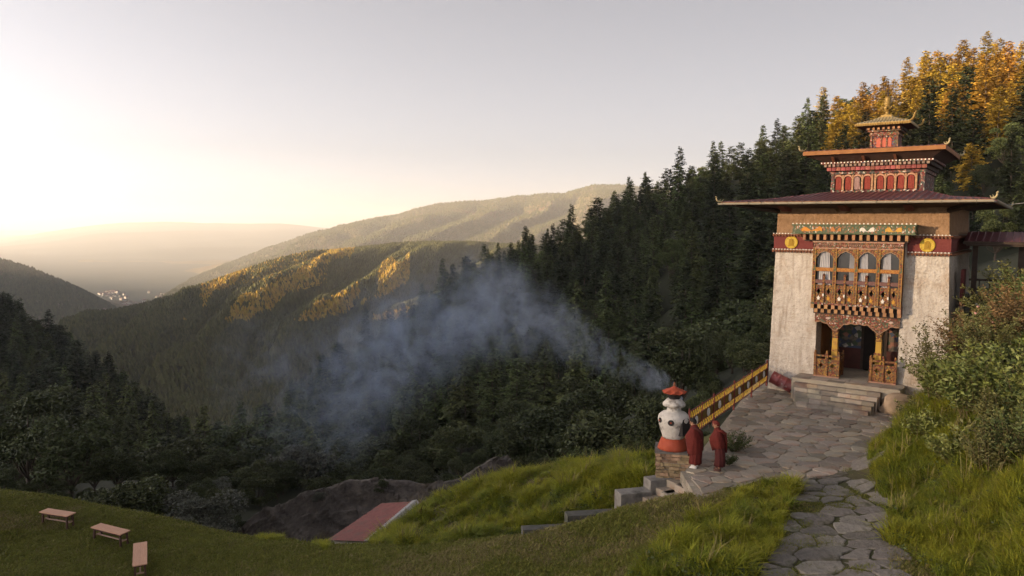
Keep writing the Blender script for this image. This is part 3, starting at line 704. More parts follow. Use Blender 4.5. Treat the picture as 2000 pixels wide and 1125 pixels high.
for s, poly in zip(seeds, cells(seeds, 1.1)):
    if len(poly) < 4 or not in_poly(np.array([s[0]]), np.array([s[1]]), TERRACE)[0]: continue
    lx, ly = tloc(*s)
    if ly > .1 or (ly > -3.0 and -1.7 < lx < 1.2): continue
    ip = inset(poly, .016, q); ok = in_poly(np.array([p[0] for p in ip]), np.array([p[1] for p in ip]), TERRACE)
    ip = [p for p, o_ in zip(ip, ok) if o_]
    if len(ip) < 5: continue
    h = q.uniform(.0, .012); stone(ip, lambda x, y: -.03, .032 + h, M_stone, 'flagstone', ter, q, .02); nst += 1

# retaining edge of the terrace above the small steps
eg = MB(); e0, e1 = np.array(TERRACE[0]), np.array(TERRACE[1]); d_ = (e1 - e0) / np.linalg.norm(e1 - e0); nn = np.array([d_[1], -d_[0]]); nn = nn if nn[0] < 0 else -nn
for k in range(9):
    a = e0 + (e1 - e0) * (k + .04) / 9; b_ = e0 + (e1 - e0) * (k + .96) / 9
    for z in (-.22, -.42): eg = MB(); eg.add([(*(a), z), (*(b_), z), (*(b_ + nn * .16), z), (*(a + nn * .16), z), (*(a), z + .18), (*(b_), z + .18), (*(b_ + nn * .15), z + .17), (*(a + nn * .15), z + .185)], [(0, 3, 2, 1), (4, 5, 6, 7), (0, 1, 5, 4), (1, 2, 6, 5), (2, 3, 7, 6), (3, 0, 4, 7)]); eg.build('edge_stone', M_stone, ter)
# path of larger slabs
PX = np.array(PATH); seeds = []
for i, y in enumerate(np.arange(PX[:, 1].min(), PX[:, 1].max(), .62)):
    for x in np.arange(PX[:, 0].min(), PX[:, 0].max(), .92): seeds.append((x + .45 * (i % 2) + q.uniform(-.38, .38), y + q.uniform(-.28, .28)))
pth = MB()
gx, gy = np.meshgrid(np.arange(PX[:, 0].min() - .2, PX[:, 0].max() + .2, .4), np.arange(PX[:, 1].min(), PX[:, 1].max(), .4)); ins = in_poly(gx, gy, PATH)
gq = np.stack([gx, gy, ground(gx, gy) + .012], -1); fc = grid_faces(*gx.shape); fc = fc[ins.ravel()[fc].all(1)]
pat = obj('path', np_mesh('path', gq.reshape(-1, 3), fc, mat('path_soil', (0.075,0.062,0.035), (0.06,0.065,0.022), 1.5, 0.95, 0.5, 18), True), kind='structure', label='path of large grey stone slabs with grass in the joints', cat='path')
for s, poly in zip(seeds, cells(seeds, 1.3)):
    if len(poly) < 4 or not in_poly(np.array([s[0]]), np.array([s[1]]), PATH)[0]: continue
    if q.rand() < .06: continue
    ip = inset(poly, .012 + .03 * q.rand() ** 2, q); z0 = gz(*s); gx_ = (gz(s[0] + .3, s[1]) - z0) / .3 + q.normal(0, .02); gy_ = (gz(s[0], s[1] + .3) - z0) / .3 + q.normal(0, .02)
    stone(ip, lambda x, y, s=s, z0=z0, a=gx_, b=gy_: z0 + a * (x - s[0]) + b * (y - s[1]), q.uniform(.03, .06), M_slate, 'slab', pat, q, .03)
for (u, v, Y) in [(1530,1018,19.9),(1565,1005,20.3)]:
    p = at(u, v, Y); pl = [(p[0] + .33 * math.cos(t) * q.uniform(.8, 1.2), p[1] + .26 * math.sin(t) * q.uniform(.8, 1.2)) for t in np.linspace(0, 6.28, 9)[:-1]]; z0 = gz(p[0], p[1]); stone(pl, lambda x, y: z0, .06, M_slate, 'slab', pat, q, .05)
# steps up to the entrance
sp = thing('entrance_steps', 'flight of worn stone steps up to the tower entrance', 'steps', (TO_[0], TO_[1], 0), rad(-36))
LND = [(-2.3, -1.5), (2.4, -1.45)]
MB().box(-2.3, 2.4, -1.5, .05, -.2, .985).box(-1.6, 2.03, .05, 2.95, .5, .99).build('landing_block', M_grout, sp)
for k in range(6):
    z1 = .985 - k * .164; y1 = -1.5 - k * .32; xa, xb = -2.25 + .12 * k, 1.72 - .06 * k; n = 6; cut = np.sort(np.r_[xa, xb, np.linspace(xa, xb, n + 1)[1:-1] + q.normal(0, .12, n - 1)])
    if k:
        for i in range(n):
            m_ = MB().box(cut[i] + .006, cut[i + 1] - .006, y1, y1 + .36, -.15, z1 + q.normal(0, .006)); m_.build('step_stone', M_stone, sp)
for i in range(6):
    for j in range(4):
        xa = -2.25 + 4.6 * i / 6 + .1 * (j % 2); m_ = MB().box(xa + .01, xa + .75, -1.5 + .52 * j + .01, -1.5 + .52 * j + .51, .98, 1.0 + q.uniform(0, .012))
        if -1.5 + .52 * j < .0: m_.build('landing_stone', M_stone, sp)
# rough stone block at the right of the steps
rb = MB(); rb.lathe([(.55, 0), (.62, .2), (.6, .5), (.5, .8), (.3, .93), (.02, .96)], 14, mod=lambda t, k: 1 + .22 * math.sin(3 * t + k) + .1 * math.sin(7 * t + 2 * k)); o = rb.build('boulder', mat('ochre_rock', (0.30,0.21,0.14), (0.42,0.31,0.21), 2, 0.9, 0.8, 6), None, True, label='rough ochre boulder at the right side of the entrance steps', cat='boulder'); p = (TO_[0] + c36 * 2.35 - 1.75 * s36, TO_[1] - s36 * 2.35 - 1.75 * c36); o.location = (*p, -.05); o.scale = (1.15, .8, 1.0)

# ================================================================== GRASS
def tuft(seed, n, h, w, spread, m, lean=.5):
    q = np.random.RandomState(seed); V, F = [], []; A = []
    for k in range(n):
        a = q.uniform(0, 6.28); r = spread * math.sqrt(q.rand()); b = np.array([r * math.cos(q.uniform(0, 6.28)), r * math.sin(q.uniform(0, 6.28)), -.02]); hh = h * q.uniform(.5, 1.15); d = np.array([math.cos(a), math.sin(a), 0]) * hh * lean * q.uniform(.3, 1.4); s = np.array([-math.sin(a), math.cos(a), 0]) * w * q.uniform(.7, 1.3)
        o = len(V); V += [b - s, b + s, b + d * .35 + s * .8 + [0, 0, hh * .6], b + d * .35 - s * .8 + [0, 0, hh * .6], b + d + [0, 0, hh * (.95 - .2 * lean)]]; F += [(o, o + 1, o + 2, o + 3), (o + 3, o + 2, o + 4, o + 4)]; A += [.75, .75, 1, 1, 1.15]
    me = bpy.data.meshes.new('tuft'); me.from_pydata([tuple(v) for v in V], [], [f if f[2] != f[3] else f[:3] for f in F]); me.materials.append(m); a = me.attributes.new('cv', 'FLOAT', 'POINT'); a.data.foreach_set('value', A); me.update(); return me
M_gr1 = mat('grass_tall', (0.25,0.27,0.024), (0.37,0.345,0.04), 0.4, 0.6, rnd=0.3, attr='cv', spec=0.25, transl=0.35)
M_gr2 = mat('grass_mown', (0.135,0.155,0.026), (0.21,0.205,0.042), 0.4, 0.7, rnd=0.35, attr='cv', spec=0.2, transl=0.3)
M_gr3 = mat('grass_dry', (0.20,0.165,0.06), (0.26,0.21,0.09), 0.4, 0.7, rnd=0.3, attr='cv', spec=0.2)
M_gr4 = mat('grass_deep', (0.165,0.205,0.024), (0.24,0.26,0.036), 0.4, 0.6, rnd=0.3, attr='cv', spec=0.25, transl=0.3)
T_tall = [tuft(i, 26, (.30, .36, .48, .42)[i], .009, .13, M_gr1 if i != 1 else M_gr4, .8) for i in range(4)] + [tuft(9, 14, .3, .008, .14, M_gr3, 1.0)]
def weed(seed, n, m):
    q = np.random.RandomState(seed); C = np.c_[q.normal(0, .09, n), q.normal(0, .09, n), q.uniform(.03, .2, n)]; D = q.normal(0, 1, (n, 3)); D[:, 2] *= .5; D /= np.linalg.norm(D, axis=1)[:, None]; W = np.cross(D, q.normal(0, 1, (n, 3))); W /= np.linalg.norm(W, axis=1)[:, None]; z = q.uniform(.02, .045, (n, 1))
    V = np.stack([C - D * z, C - W * z * .6, C + D * z, C + W * z * .6], 1).reshape(-1, 3); return np_mesh('weed', V, np.arange(len(V)).reshape(-1, 4), m, False, np.repeat(q.uniform(.7, 1.2, n), 4))
M_weed = mat('weed_leaves', (0.07,0.10,0.03), (0.11,0.135,0.045), 2, 0.6, rnd=0.3, attr='cv', transl=.2); T_tall += [weed(70, 34, M_weed), tuft(71, 7, .75, .007, .10, M_gr3, .45)]
T_mown = [tuft(20 + i, 18, .085, .009, .16, M_gr2, .9) for i in range(3)] + [tuft(29, 10, .08, .008, .18, M_gr3, 1.2)]
q = np.random.RandomState(33)
def ground_pts(n, x0, x1, y0, y1): 
    x = q.uniform(x0, x1, n); y = q.uniform(y0, y1, n); ok = ~(in_poly(x, y, TERRACE) | in_poly(x, y, PATH)); x, y = x[ok], y[ok]; z = ground(x, y) + .10 * fbm(x / 2.2, y / 2.2, 3, 4) * (1 + 2.5 * ((x > -9) & (x < 8) & (y > 25.5) & (y < 36)))
    P = np.stack([x, y, z], -1); u, v = pix(P); k = (u > -30) & (u < 2030) & (v < 1150) & (y < 37.5) & (z > -7); return P[k], u[k], v[k]
P, u, v = ground_pts(330000, -27, 20, 14, 37)
strip_v = np.interp(u, [-100,640,740,850,1000,1100,1200,1300,1400,1480,1550], [900,1060,1068,1066,1048,1026,998,973,948,930,925])     # crest of the mown strip
stairs = (u > 1000) & (u < 1350) & (P[:, 1] > 23.45) & (P[:, 1] < np.interp(u, [1000,1100,1210,1330,1350], [24.9,24.8,25.1,25.75,25.9]))      # the stairs and parapet stand here
slope = (v < strip_v) & (u > 640) & (u < 1345) & (P[:, 1] > 24.6) & ~stairs
bank_l = in_poly(u, v, [(1225,1130),(1260,1085),(1330,1040),(1400,990),(1470,955),(1560,935),(1640,930),(1620,990),(1530,1010),(1520,1130)])
bank_r = (u > 1680) & (P[:, 0] > 9.5) & ~bank_l
edge_l = (v < strip_v + 16 + 8 * np.sin(u / 25.)) & (u < 640)
tall = slope | bank_l | bank_r
clump = fbm(P[:, 0] / .75, P[:, 1] / .75, 55, 3)
tlx, tly = tloc(P[:, 0], P[:, 1]); notower = ~((tly > -1.7) & (np.abs(tlx) < 4.4)) & ~((tly > -3.5) & (np.abs(tlx) < 2.3))
k = tall & notower & (q.rand(len(P)) < .55 + clump); n = int(k.sum())
patchy = fbm(P[k][:, 0] / 1.6, P[k][:, 1] / 1.6, 60, 3)
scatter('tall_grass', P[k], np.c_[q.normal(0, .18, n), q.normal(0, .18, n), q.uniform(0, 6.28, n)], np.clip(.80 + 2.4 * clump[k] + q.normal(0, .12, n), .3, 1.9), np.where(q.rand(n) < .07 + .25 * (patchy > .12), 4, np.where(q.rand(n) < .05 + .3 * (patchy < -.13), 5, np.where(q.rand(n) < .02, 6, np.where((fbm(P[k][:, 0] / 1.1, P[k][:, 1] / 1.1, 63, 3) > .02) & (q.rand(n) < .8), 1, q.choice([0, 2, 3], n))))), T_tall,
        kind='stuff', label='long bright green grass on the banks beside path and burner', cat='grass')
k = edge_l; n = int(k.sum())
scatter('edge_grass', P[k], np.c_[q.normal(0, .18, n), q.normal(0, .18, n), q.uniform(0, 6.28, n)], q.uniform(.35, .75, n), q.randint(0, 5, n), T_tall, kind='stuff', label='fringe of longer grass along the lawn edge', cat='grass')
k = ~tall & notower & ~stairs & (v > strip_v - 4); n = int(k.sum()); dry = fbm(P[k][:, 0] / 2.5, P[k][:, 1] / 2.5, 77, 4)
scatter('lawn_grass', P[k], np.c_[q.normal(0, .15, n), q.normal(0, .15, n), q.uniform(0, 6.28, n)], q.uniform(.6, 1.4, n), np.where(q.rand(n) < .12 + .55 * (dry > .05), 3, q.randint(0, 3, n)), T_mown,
        kind='stuff', label='short mown grass of the sloping lawn', cat='grass')
# tufts in the path joints
x = q.uniform(PX[:, 0].min(), PX[:, 0].max(), 9000); y = q.uniform(PX[:, 1].min(), PX[:, 1].max(), 9000); ok = in_poly(x, y, PATH) & (fbm(x / 1.1, y / 1.1, 90, 3) > .06); x, y = x[ok], y[ok]; n = len(x)
scatter('path_grass', np.stack([x, y, ground(x, y) + .01], -1), np.c_[np.zeros(n), np.zeros(n), q.uniform(0, 6.28, n)], q.uniform(.5, 1.1, n), q.randint(0, 4, n), T_mown, kind='stuff', label='grass growing between the path slabs', cat='grass')
# ================================================================== THE TOWER
TA = rad(-36); TO = (16.26, 35.2, 1.0)
def TW(x, y, z): 
    c, s = math.cos(TA), math.sin(TA); return (TO[0] + c * x - s * y, TO[1] + s * x + c * y, TO[2] + z)
RED=(0.15,0.032,0.026); DRED=(0.10,0.022,0.022); GOLD=(0.34,0.19,0.04); OCH=(0.24,0.115,0.04); GRN=(0.07,0.10,0.06); PINK=(0.30,0.14,0.10); WHT=(0.45,0.41,0.36); BRN=(0.10,0.045,0.025); BLU=(0.06,0.08,0.13)
M_plaster = mat('whitewashed_plaster', (0.44,0.39,0.34), (0.58,0.53,0.47), 2.6, 0.95, 1.0, 9, c3=(0.40,0.315,0.24), s3=0.55, vor=True, bdist=0.06)
def add_specks(m, scale, c, lo, hi):
    nt = m.node_tree; N, L = nt.nodes, nt.links; b = N['Principled BSDF']; src = b.inputs['Base Color'].links[0].from_socket
    tc = N.new('ShaderNodeTexCoord'); n = N.new('ShaderNodeTexNoise'); n.inputs['Scale'].default_value = scale; n.inputs['Detail'].default_value = 3; L.new(tc.outputs['Object'], n.inputs['Vector'])
    r = N.new('ShaderNodeMapRange'); r.inputs[1].default_value = lo; r.inputs[2].default_value = hi; L.new(n.outputs[0], r.inputs[0])
    x = N.new('ShaderNodeMix'); x.data_type = 'RGBA'; L.new(r.outputs[0], x.inputs[0]); L.new(src, x.inputs[6]); x.inputs[7].default_value = (*c, 1); L.new(x.outputs[2], b.inputs['Base Color'])
add_specks(M_plaster, 26, (0.30,0.235,0.18), 0.58, 0.70)
def add_streaks(m, c, scale=(3.2, 3.2, .35), lo=.50, hi=.78, amt=.7):
    nt = m.node_tree; N, L = nt.nodes, nt.links; b = N['Principled BSDF']; src = b.inputs['Base Color'].links[0].from_socket
    tc = N.new('ShaderNodeTexCoord'); mp = N.new('ShaderNodeMapping'); mp.inputs['Scale'].default_value = scale; L.new(tc.outputs['Object'], mp.inputs[0])
    n = N.new('ShaderNodeTexNoise'); n.inputs['Scale'].default_value = 1.6; n.inputs['Detail'].default_value = 7; L.new(mp.outputs[0], n.inputs['Vector'])
    r = N.new('ShaderNodeMapRange'); r.inputs[1].default_value = lo; r.inputs[2].default_value = hi; r.inputs[4].default_value = amt; L.new(n.outputs[0], r.inputs[0])
    x = N.new('ShaderNodeMix'); x.data_type = 'RGBA'; L.new(r.outputs[0], x.inputs[0]); L.new(src, x.inputs[6]); x.inputs[7].default_value = (*c, 1); L.new(x.outputs[2], b.inputs['Base Color'])
add_streaks(M_plaster, (0.25,0.195,0.15)); add_streaks(M_plaster, (0.33,0.27,0.21), (.8, .8, 3.4), .55, .75, .6)
M_ochre = mat('ochre_plaster', (0.21,0.125,0.07), (0.33,0.205,0.12), 2.6, 0.95, 0.9, 8, vor=True, bdist=0.06); add_specks(M_ochre, 24, (0.16,0.09,0.05), 0.60, 0.70)
M_band = mat('red_band', (0.13,0.028,0.027), (0.17,0.042,0.036), 3, 0.85, 0.3, 20)
M_gilt = mat('gilded_metal', (0.20,0.13,0.04), (0.30,0.20,0.065), 8, 0.5, 0.2, 20, metal=0.4)
M_goldp = mat('gold_paint', (0.46,0.31,0.03), (0.54,0.37,0.05), 8, 0.5, 0.5, 14)
M_wood = mat('red_brown_timber', (0.15,0.055,0.03), (0.22,0.09,0.045), 5, 0.7, 0.3, 30)
M_orange = mat('orange_timber', (0.20,0.08,0.026), (0.27,0.12,0.04), 2.5, 0.7, 0.2, 20, c3=(0.28,0.12,0.05), s3=2.0)
M_tan = mat('tan_bracket_ends', (0.30,0.15,0.07), (0.38,0.21,0.10), 6, 0.75, rnd=0.2)
M_soffit = mat('dark_soffit', (0.05,0.028,0.024), (0.08,0.045,0.035), 3, 0.85)
M_dark = mat('dark_timber', (0.035,0.024,0.02), (0.06,0.04,0.03), 4, 0.8)
M_metal = mat('maroon_roof_sheet', (0.105,0.035,0.042), (0.15,0.05,0.055), 1.5, 0.5, 0.0, c3=(0.10,0.045,0.05), s3=0.8, spec=0.4)
M_gutter = mat('gutter', (0.26,0.23,0.18), (0.34,0.30,0.24), 3, 0.45, spec=0.5)
M_white = mat('white_dots', (0.72,0.68,0.62))
M_yel = mat('yellow_post', (0.40,0.23,0.03), (0.48,0.29,0.045), 4, 0.6, 0.15, 20, c3=(0.34,0.17,0.04), s3=3)
M_curt = mat('white_curtain', (0.36,0.35,0.36), (0.46,0.45,0.46), 4, 0.9)
M_rcurt = mat('red_curtain', (0.15,0.028,0.022), (0.25,0.05,0.035), 11, 0.9)
M_coral = mat('coral_panel', (0.36,0.085,0.055), (0.42,0.12,0.08), 6, 0.8)
M_black = mat('dark_interior', (0.012,0.010,0.009), (0.02,0.016,0.014), 3, 0.95)
M_glass = mat('dark_glass', (0.02,0.022,0.026), (0.03,0.032,0.036), 2, 0.12, spec=0.6)
P_frame = painted('painted_frame', [(BRN,3),(OCH,3),(RED,2),(GOLD,1.5),(GRN,1)], (16,16,16), (0.18,0.08,0.035))
P_frieze = painted('painted_frieze', [(RED,3),(PINK,2),(GRN,2),(BRN,2),(OCH,1.5),(WHT,.5)], (17,17,17))
P_board = painted('painted_cornice', [(GRN,5),((0.10,0.13,0.08),3),(PINK,1.4),(OCH,1),(WHT,.6)], (20,8,12), (0.09,0.10,0.06))
P_dark = painted('painted_dark', [(DRED,3),(RED,3),(BLU,2),(PINK,1.4),(OCH,1.2),(GRN,2)], (14,14,14))
P_mural = painted('mural', [(BLU,3),(GRN,3),((0.16,0.13,0.10),3),(PINK,.8),(WHT,.7)], (4,4,5), (0.05,0.05,0.05))
P_mid = painted('painted_lattice', [((0.05,0.06,0.06),3),(DRED,3),(GRN,2),(PINK,1.6),(WHT,.6),(RED,2)], (13,13,13), (0.06,0.05,0.05))

tw = thing('temple_tower', 'tall whitewashed temple tower with painted wooden window bay and stacked hipped roofs', 'tower', TO, TA)
YD = 9.0        # depth of the tower
def rough_grid(m, a, b, c, d, nu, nv, amp, nrm):
    """bilinear face a-b-c-d with an uneven hand-plastered surface"""
    a, b, c, d = map(np.array, (a, b, c, d)); s, t = np.meshgrid(np.linspace(0, 1, nu), np.linspace(0, 1, nv))
    P = (a * (1 - s[..., None]) + b * s[..., None]) * (1 - t[..., None]) + (d * (1 - s[..., None]) + c * s[..., None]) * t[..., None]
    k = P @ np.array([1.0, .83, 0]); e = amp * (2.2 * fbm(k * 1.3, P[..., 2] * 1.3, 4, 3) + 1.3 * fbm(k * 6, P[..., 2] * 6, 8, 3))
    P = P + e[..., None] * np.array(nrm); m.add(P.reshape(-1, 3).tolist(), grid_faces(nv, nu).tolist())
def edge(z): return -3.82 + .15 * z / 8.2, 4.12 - .36 * z / 8.2        # battered sides
w = MB(); nrm = (0, -1, 0)
def face(x0, z0, x1, z1, left=False, right=False, n=(12, 40), y=0.0):
    xa0 = edge(z0)[0] if left else x0; xa1 = edge(z1)[0] if left else x0; xb0 = edge(z0)[1] if right else x1; xb1 = edge(z1)[1] if right else x1
    yb = lambda z: -.10 + .10 * z / 8.2 + y
    rough_grid(w, (xa0, yb(z0), z0), (xb0, yb(z0), z0), (xb1, yb(z1), z1), (xa1, yb(z1), z1), *n, .035, nrm)
face(0, -1.4, -1.60, 3.1, left=True, n=(22, 46)); face(2.03, -1.4, 0, 3.1, right=True, n=(22, 46))
face(0, 3.1, 0, 6.9, left=True, right=True, n=(64, 36))
for x in (-1.60, 2.03): w.add([(x, -.1, -.2), (x, -.1, 3.1), (x, .9, 3.1), (x, .9, -.2)], [(0, 1, 2, 3) if x > 0 else (3, 2, 1, 0)])
w.add([(-1.6, -.1, 3.1), (2.03, -.1, 3.1), (2.03, .9, 3.1), (-1.6, .9, 3.1)], [(0, 1, 2, 3)])
rough_grid(w, (4.12, -.1, -1.4), (4.3, YD, -1.4), (3.82, YD, 6.9), (3.82, 0, 6.9), 40, 40, .03, (1, 0, 0))
rough_grid(w, (-3.82, YD, -1.4), (-3.82, -.1, -1.4), (-3.69, 0, 6.9), (-3.69, YD, 6.9), 40, 40, .03, (-1, 0, 0))
w.add([(-3.8, YD, -1.4), (4.3, YD, -1.4), (3.8, YD, 8.2), (-3.7, YD, 8.2)], [(0, 1, 2, 3)])
w.build('wall', M_plaster, tw, True)
w = MB(); face(0, 6.9, 0, 8.25, left=True, right=True, n=(64, 14)); rough_grid(w, (3.83, 0, 6.9), (3.83, YD, 6.9), (3.76, YD, 8.25), (3.76, 0, 8.25), 40, 14, .03, (1, 0, 0))
rough_grid(w, (-3.69, YD, 6.9), (-3.69, 0, 6.9), (-3.67, 0, 8.25), (-3.67, YD, 8.25), 30, 14, .03, (-1, 0, 0))
w.build('upper_wall', M_ochre, tw, True)
# red band with dentil courses and medallions
b = MB(); b.box(-3.79, -1.9, -.10, .5, 6.14, 6.80).box(2.2, 3.92, -.10, .5, 6.14, 6.80).box(3.4, 3.92, .5, YD, 6.14, 6.80).box(-3.79, -3.4, .5, YD, 6.14, 6.80)
band = b.build('red_band', M_band, tw)
for z in (6.05, 6.83):
    d = MB(); d.box(-3.85, -1.9, -.15, .2, z, z + .045).box(2.2, 3.98, -.15, .2, z, z + .045).box(3.6, 3.98, .2, YD, z, z + .045); d.build('ledge', M_wood, band)
    d = MB(); d.cur = 0
    for x in list(np.arange(-3.83, -1.9, .145)) + list(np.arange(2.22, 3.95, .145)):
        d.cur = 0; d.box(x, x + .075, -.21, -.06, z - .075, z - .002); d.cur = 1; d.box(x + .015, x + .06, -.20, -.14, z + .047, z + .10)
    for y in np.arange(.1, YD, .29): d.cur = 0; d.box(3.9, 4.04, y, y + .12, z - .075, z - .002)
    d.build('dentil_course', [M_wood, M_white], band, kind='stuff')
for x, z in ((-2.93, 6.47), (3.0, 6.45)):
    d = MB(); n = 28
    d.lathe([(.30, 0), (.31, .03), (.27, .05), (.25, .035), (.001, .035)], n); me = d.mesh('medallion', M_goldp)
    o = obj('medallion', me, tw, (x, -.11, z)); o.rotation_euler = (rad(90), 0, 0)
    r = MB(); r.plate([(-.13,-.17),(.12,-.17),(.13,.02),(.08,.16),(.0,.2),(-.1,.14)], -.06, -.03); r.box(-.06, .05, -.075, -.05, -.12, .12).box(-.14, .14, -.07, -.05, -.19, -.15)
    r.build('relief', mat('dark_gold_paint', (0.27,0.16,0.02), (0.36,0.22,0.03), 10), o).rotation_euler = (rad(-90), 0, 0)
# painted cornice over the bay
cor = MB().box(-2.70, 2.58, -.86, -.05, 6.95, 7.30).build('cornice', P_board, tw)
d = MB(); d.box(-2.74, 2.62, -.90, -.05, 7.302, 7.36).box(-2.74, 2.62, -.90, -.05, 6.90, 6.948); d.build('cornice_edge', mat('green_edge', (0.07,0.09,0.05), (0.10,0.12,0.07), 6), cor)
d = MB()
for x in np.arange(-2.70, 2.6, .175): d.box(x, x + .06, -.925, -.87, 7.362, 7.42)
d.build('bead_row', M_white, cor, kind='stuff')
rr = random.Random(3)
for x, wd_, c in ((-1.80, .95, (0.62,0.26,0.05)), (-.72, .45, (0.50,0.20,0.07)), (.62, .62, (0.72,0.68,0.62)), (1.72, .68, (0.60,0.34,0.07))):
    up = [(x + wd_ * (t - .5), 7.10 + .10 * math.sin(9 * t) * rr.uniform(.6, 1.3) + .055) for t in np.linspace(0, 1, 9)]; dn = [(x + wd_ * (t - .5), 7.02 + .05 * rr.random() * (k % 2)) for k, t in enumerate(np.linspace(1, 0, 9))]
    MB().strip([p[0] for p in up], [p[1] for p in dn[::-1]], [p[1] for p in up], -.885, -.862).build('painted_animal', mat('animal_%d' % int(x * 10), c, tuple(q_ * .7 for q_ in c), 14, 0.8), cor)
b0 = MB().box(-.06, .06, -.80, -.1, 0, .24); b0.cur = 1; b0.box(-.062, .062, -.835, -.802, -.005, .245); bm_ = b0.mesh('bracket', [M_wood, M_tan])
for x in np.linspace(-2.15, 2.25, 15): obj('bracket', bm_, cor, (x, 0, 6.63))
MB().box(-2.2, 2.3, -.55, -.02, 6.56, 6.90).build('bracket_beam', M_dark, cor)
# the projecting window bay
bay = thing('window_bay', '', ''); 
for k in ('label', 'category'):
    if k in bay: del bay[k]
bay.parent = tw; bay.location = (0, 0, 0)
X0, X1, YF = -1.77, 2.10, -.52
fr = MB(); fr.box(X0, X1, YF, -.02, 6.22, 6.56); fr.build('frieze', P_frieze, bay)
d = MB()
for x in np.arange(X0 + .03, X1, .095): d.box(x, x + .04, YF - .035, YF, 6.37, 6.41)
d.box(X0 - .04, X1 + .04, YF - .06, YF, 6.50, 6.56).box(X0 - .02, X1 + .02, YF - .03, YF, 6.20, 6.25); d.build('frieze_beads', mat('bead_paint', (0.42,0.30,0.22), (0.3,0.12,0.08), 20), bay, kind='stuff')
px = np.linspace(X0 + .06, X1 - .06, 5)
post = MB().box(-.065, .065, YF - .03, YF + .12, 3.62, 6.22).mesh('post', P_frame)
edgem = MB().box(-.07, -.055, YF - .045, YF - .032, 3.62, 6.24).box(.055, .07, YF - .045, YF - .032, 3.62, 6.24).mesh('gold_edge', mat('gold_line', (0.50,0.28,0.07), (0.40,0.2,0.05), 9))
for x in px:
    o = obj('post', post, bay, (x, 0, 0)); obj('gold_edge', edgem, o)
hw = (px[1] - px[0]) / 2 - .065
for i in range(4):
    xc = (px[i] + px[i + 1]) / 2; xs_ = np.linspace(-hw, hw, 25); t = np.abs(xs_) / hw
    lo = 6.20 - np.where(t > .86, .40, np.where(t > .62, .20 + .12 * np.sqrt(np.maximum(0, (t - .62) / .24)), .09 + .11 * np.sqrt(np.maximum(0, t / .62)) ** 2.2))
    wdw = thing('window', '', ''); [wdw.pop(k) for k in ('label', 'category') if k in wdw]; wdw.parent = bay; wdw.location = (xc, 0, 0)
    MB().strip(xs_, lo, np.full(25, 6.215), YF + .0, YF + .06).build('arch_board', P_frame, wdw)
    MB().strip(xs_, lo - .03, lo, YF - .015, YF + .07).build('arch_edge', mat('arch_trim', (0.34,0.24,0.15), (0.25,0.15,0.09), 9), wdw)
    MB().box(-hw, hw, YF - .01, YF + .08, 5.13, 5.30).build('mid_rail', mat('ochre_rail', (0.44,0.22,0.05), (0.26,0.09,0.03), 24, contrast=(.42, .55)), wdw)
    MB().box(-hw, hw, YF - .02, YF + .06, 4.55, 4.72).build('lower_rail', mat('mauve_rail', (0.17,0.09,0.08), (0.13,0.06,0.05), 9), wdw)
    MB().box(-hw, hw, YF + .15, YF + .16, 4.3, 6.2).build('pane', M_glass, wdw)
    # curtain: a wavy sheet drawn to one side, in front of the dark room and behind the glass line
    a0, a1 = [(-.62, .55), (.35, .95), (-.85, .05), (-.75, .12)][i]; n = 30; xx = np.linspace(a0 * hw, a1 * hw, n); c = MB()
    vv = []
    for z, g in ((4.35, 1.25 if i != 1 else .8), (5.3, 1.0), (6.2, .8)):
        vv += [((x - xx.mean()) * g + xx.mean(), YF + .115 + .022 * math.sin(k * 1.25), z) for k, x in enumerate(xx)]
    c.add([(max(-hw, min(hw, p[0])), p[1], p[2]) for p in vv], grid_faces(3, n).tolist()); c.build('curtain', M_curt, wdw, True)
    # lower panels with quatrefoil cut-outs, a small post between
    for s_ in (-1, 1):
        cx_ = s_ * (hw / 2 + .02); h2 = hw / 2 - .02; pn = MB(); dz = .15; dx = .085; zc = 4.16
        O_ = [(-h2, 3.62), (h2, 3.62), (h2, 4.47), (-h2, 4.47)]; I_ = [(0, zc - dz), (dx * .55, zc - dz * .45), (dx, zc), (dx * .55, zc + dz * .45), (0, zc + dz), (-dx * .55, zc + dz * .45), (-dx, zc), (-dx * .55, zc - dz * .45)]
        for (yv) in (YF + .02, YF + .06):
            k0 = len(pn.v); pn.v += [(cx_ + x, yv, z) for x, z in O_ + I_]
            fs = [(0, 1, 6, 5, 4), (1, 2, 8, 7, 6), (2, 3, 10, 9, 8), (3, 0, 4, 11, 10)]
            pn.f += [tuple(k0 + j for j in f) for f in fs]; pn.m += [0] * 4
        k0 = len(pn.v) - 24
        for j in range(8): pn.f.append((k0 + 4 + j, k0 + 4 + (j + 1) % 8, k0 + 16 + (j + 1) % 8, k0 + 16 + j)); pn.m.append(0)
        p_ = pn.build('panel', P_frame, wdw)
        bw = MB(); cc_ = [(0.70,0.66,0.6), (0.52,0.26,0.04)][(i * 2 + (s_ > 0)) % 2]; bw.plate([(cx_ - .085, 3.86), (cx_ + .085, 3.86), (cx_ + .045, 3.795), (cx_ + .06, 3.75), (cx_ - .06, 3.75), (cx_ - .045, 3.795)], YF - .0, YF + .018)
        bw.plate([(cx_ - .05, 3.865), (cx_ + .05, 3.865), (cx_, 3.95)], YF, YF + .018)
        bw.build('painted_bowl', mat('bowl_%d' % ((i * 2 + (s_ > 0)) % 2), cc_), wdw)
    ps = MB(); ps.box(-.045, .045, YF - .05, YF + .05, 3.62, 4.88); ps.lathe([(.03, 0), (.06, .03), (.065, .08), (.04, .13), (.001, .15)], 10, (0, YF, 4.87)); o = ps.build('baluster', P_frame, wdw)
    MB().box(-.03, .03, YF - .07, YF - .052, 3.93, 4.05).build('white_flower', M_white, o)
MB().box(X0 + .02, X1 - .02, -.12, -.09, 3.6, 6.3).build('dark_room', M_black, bay)
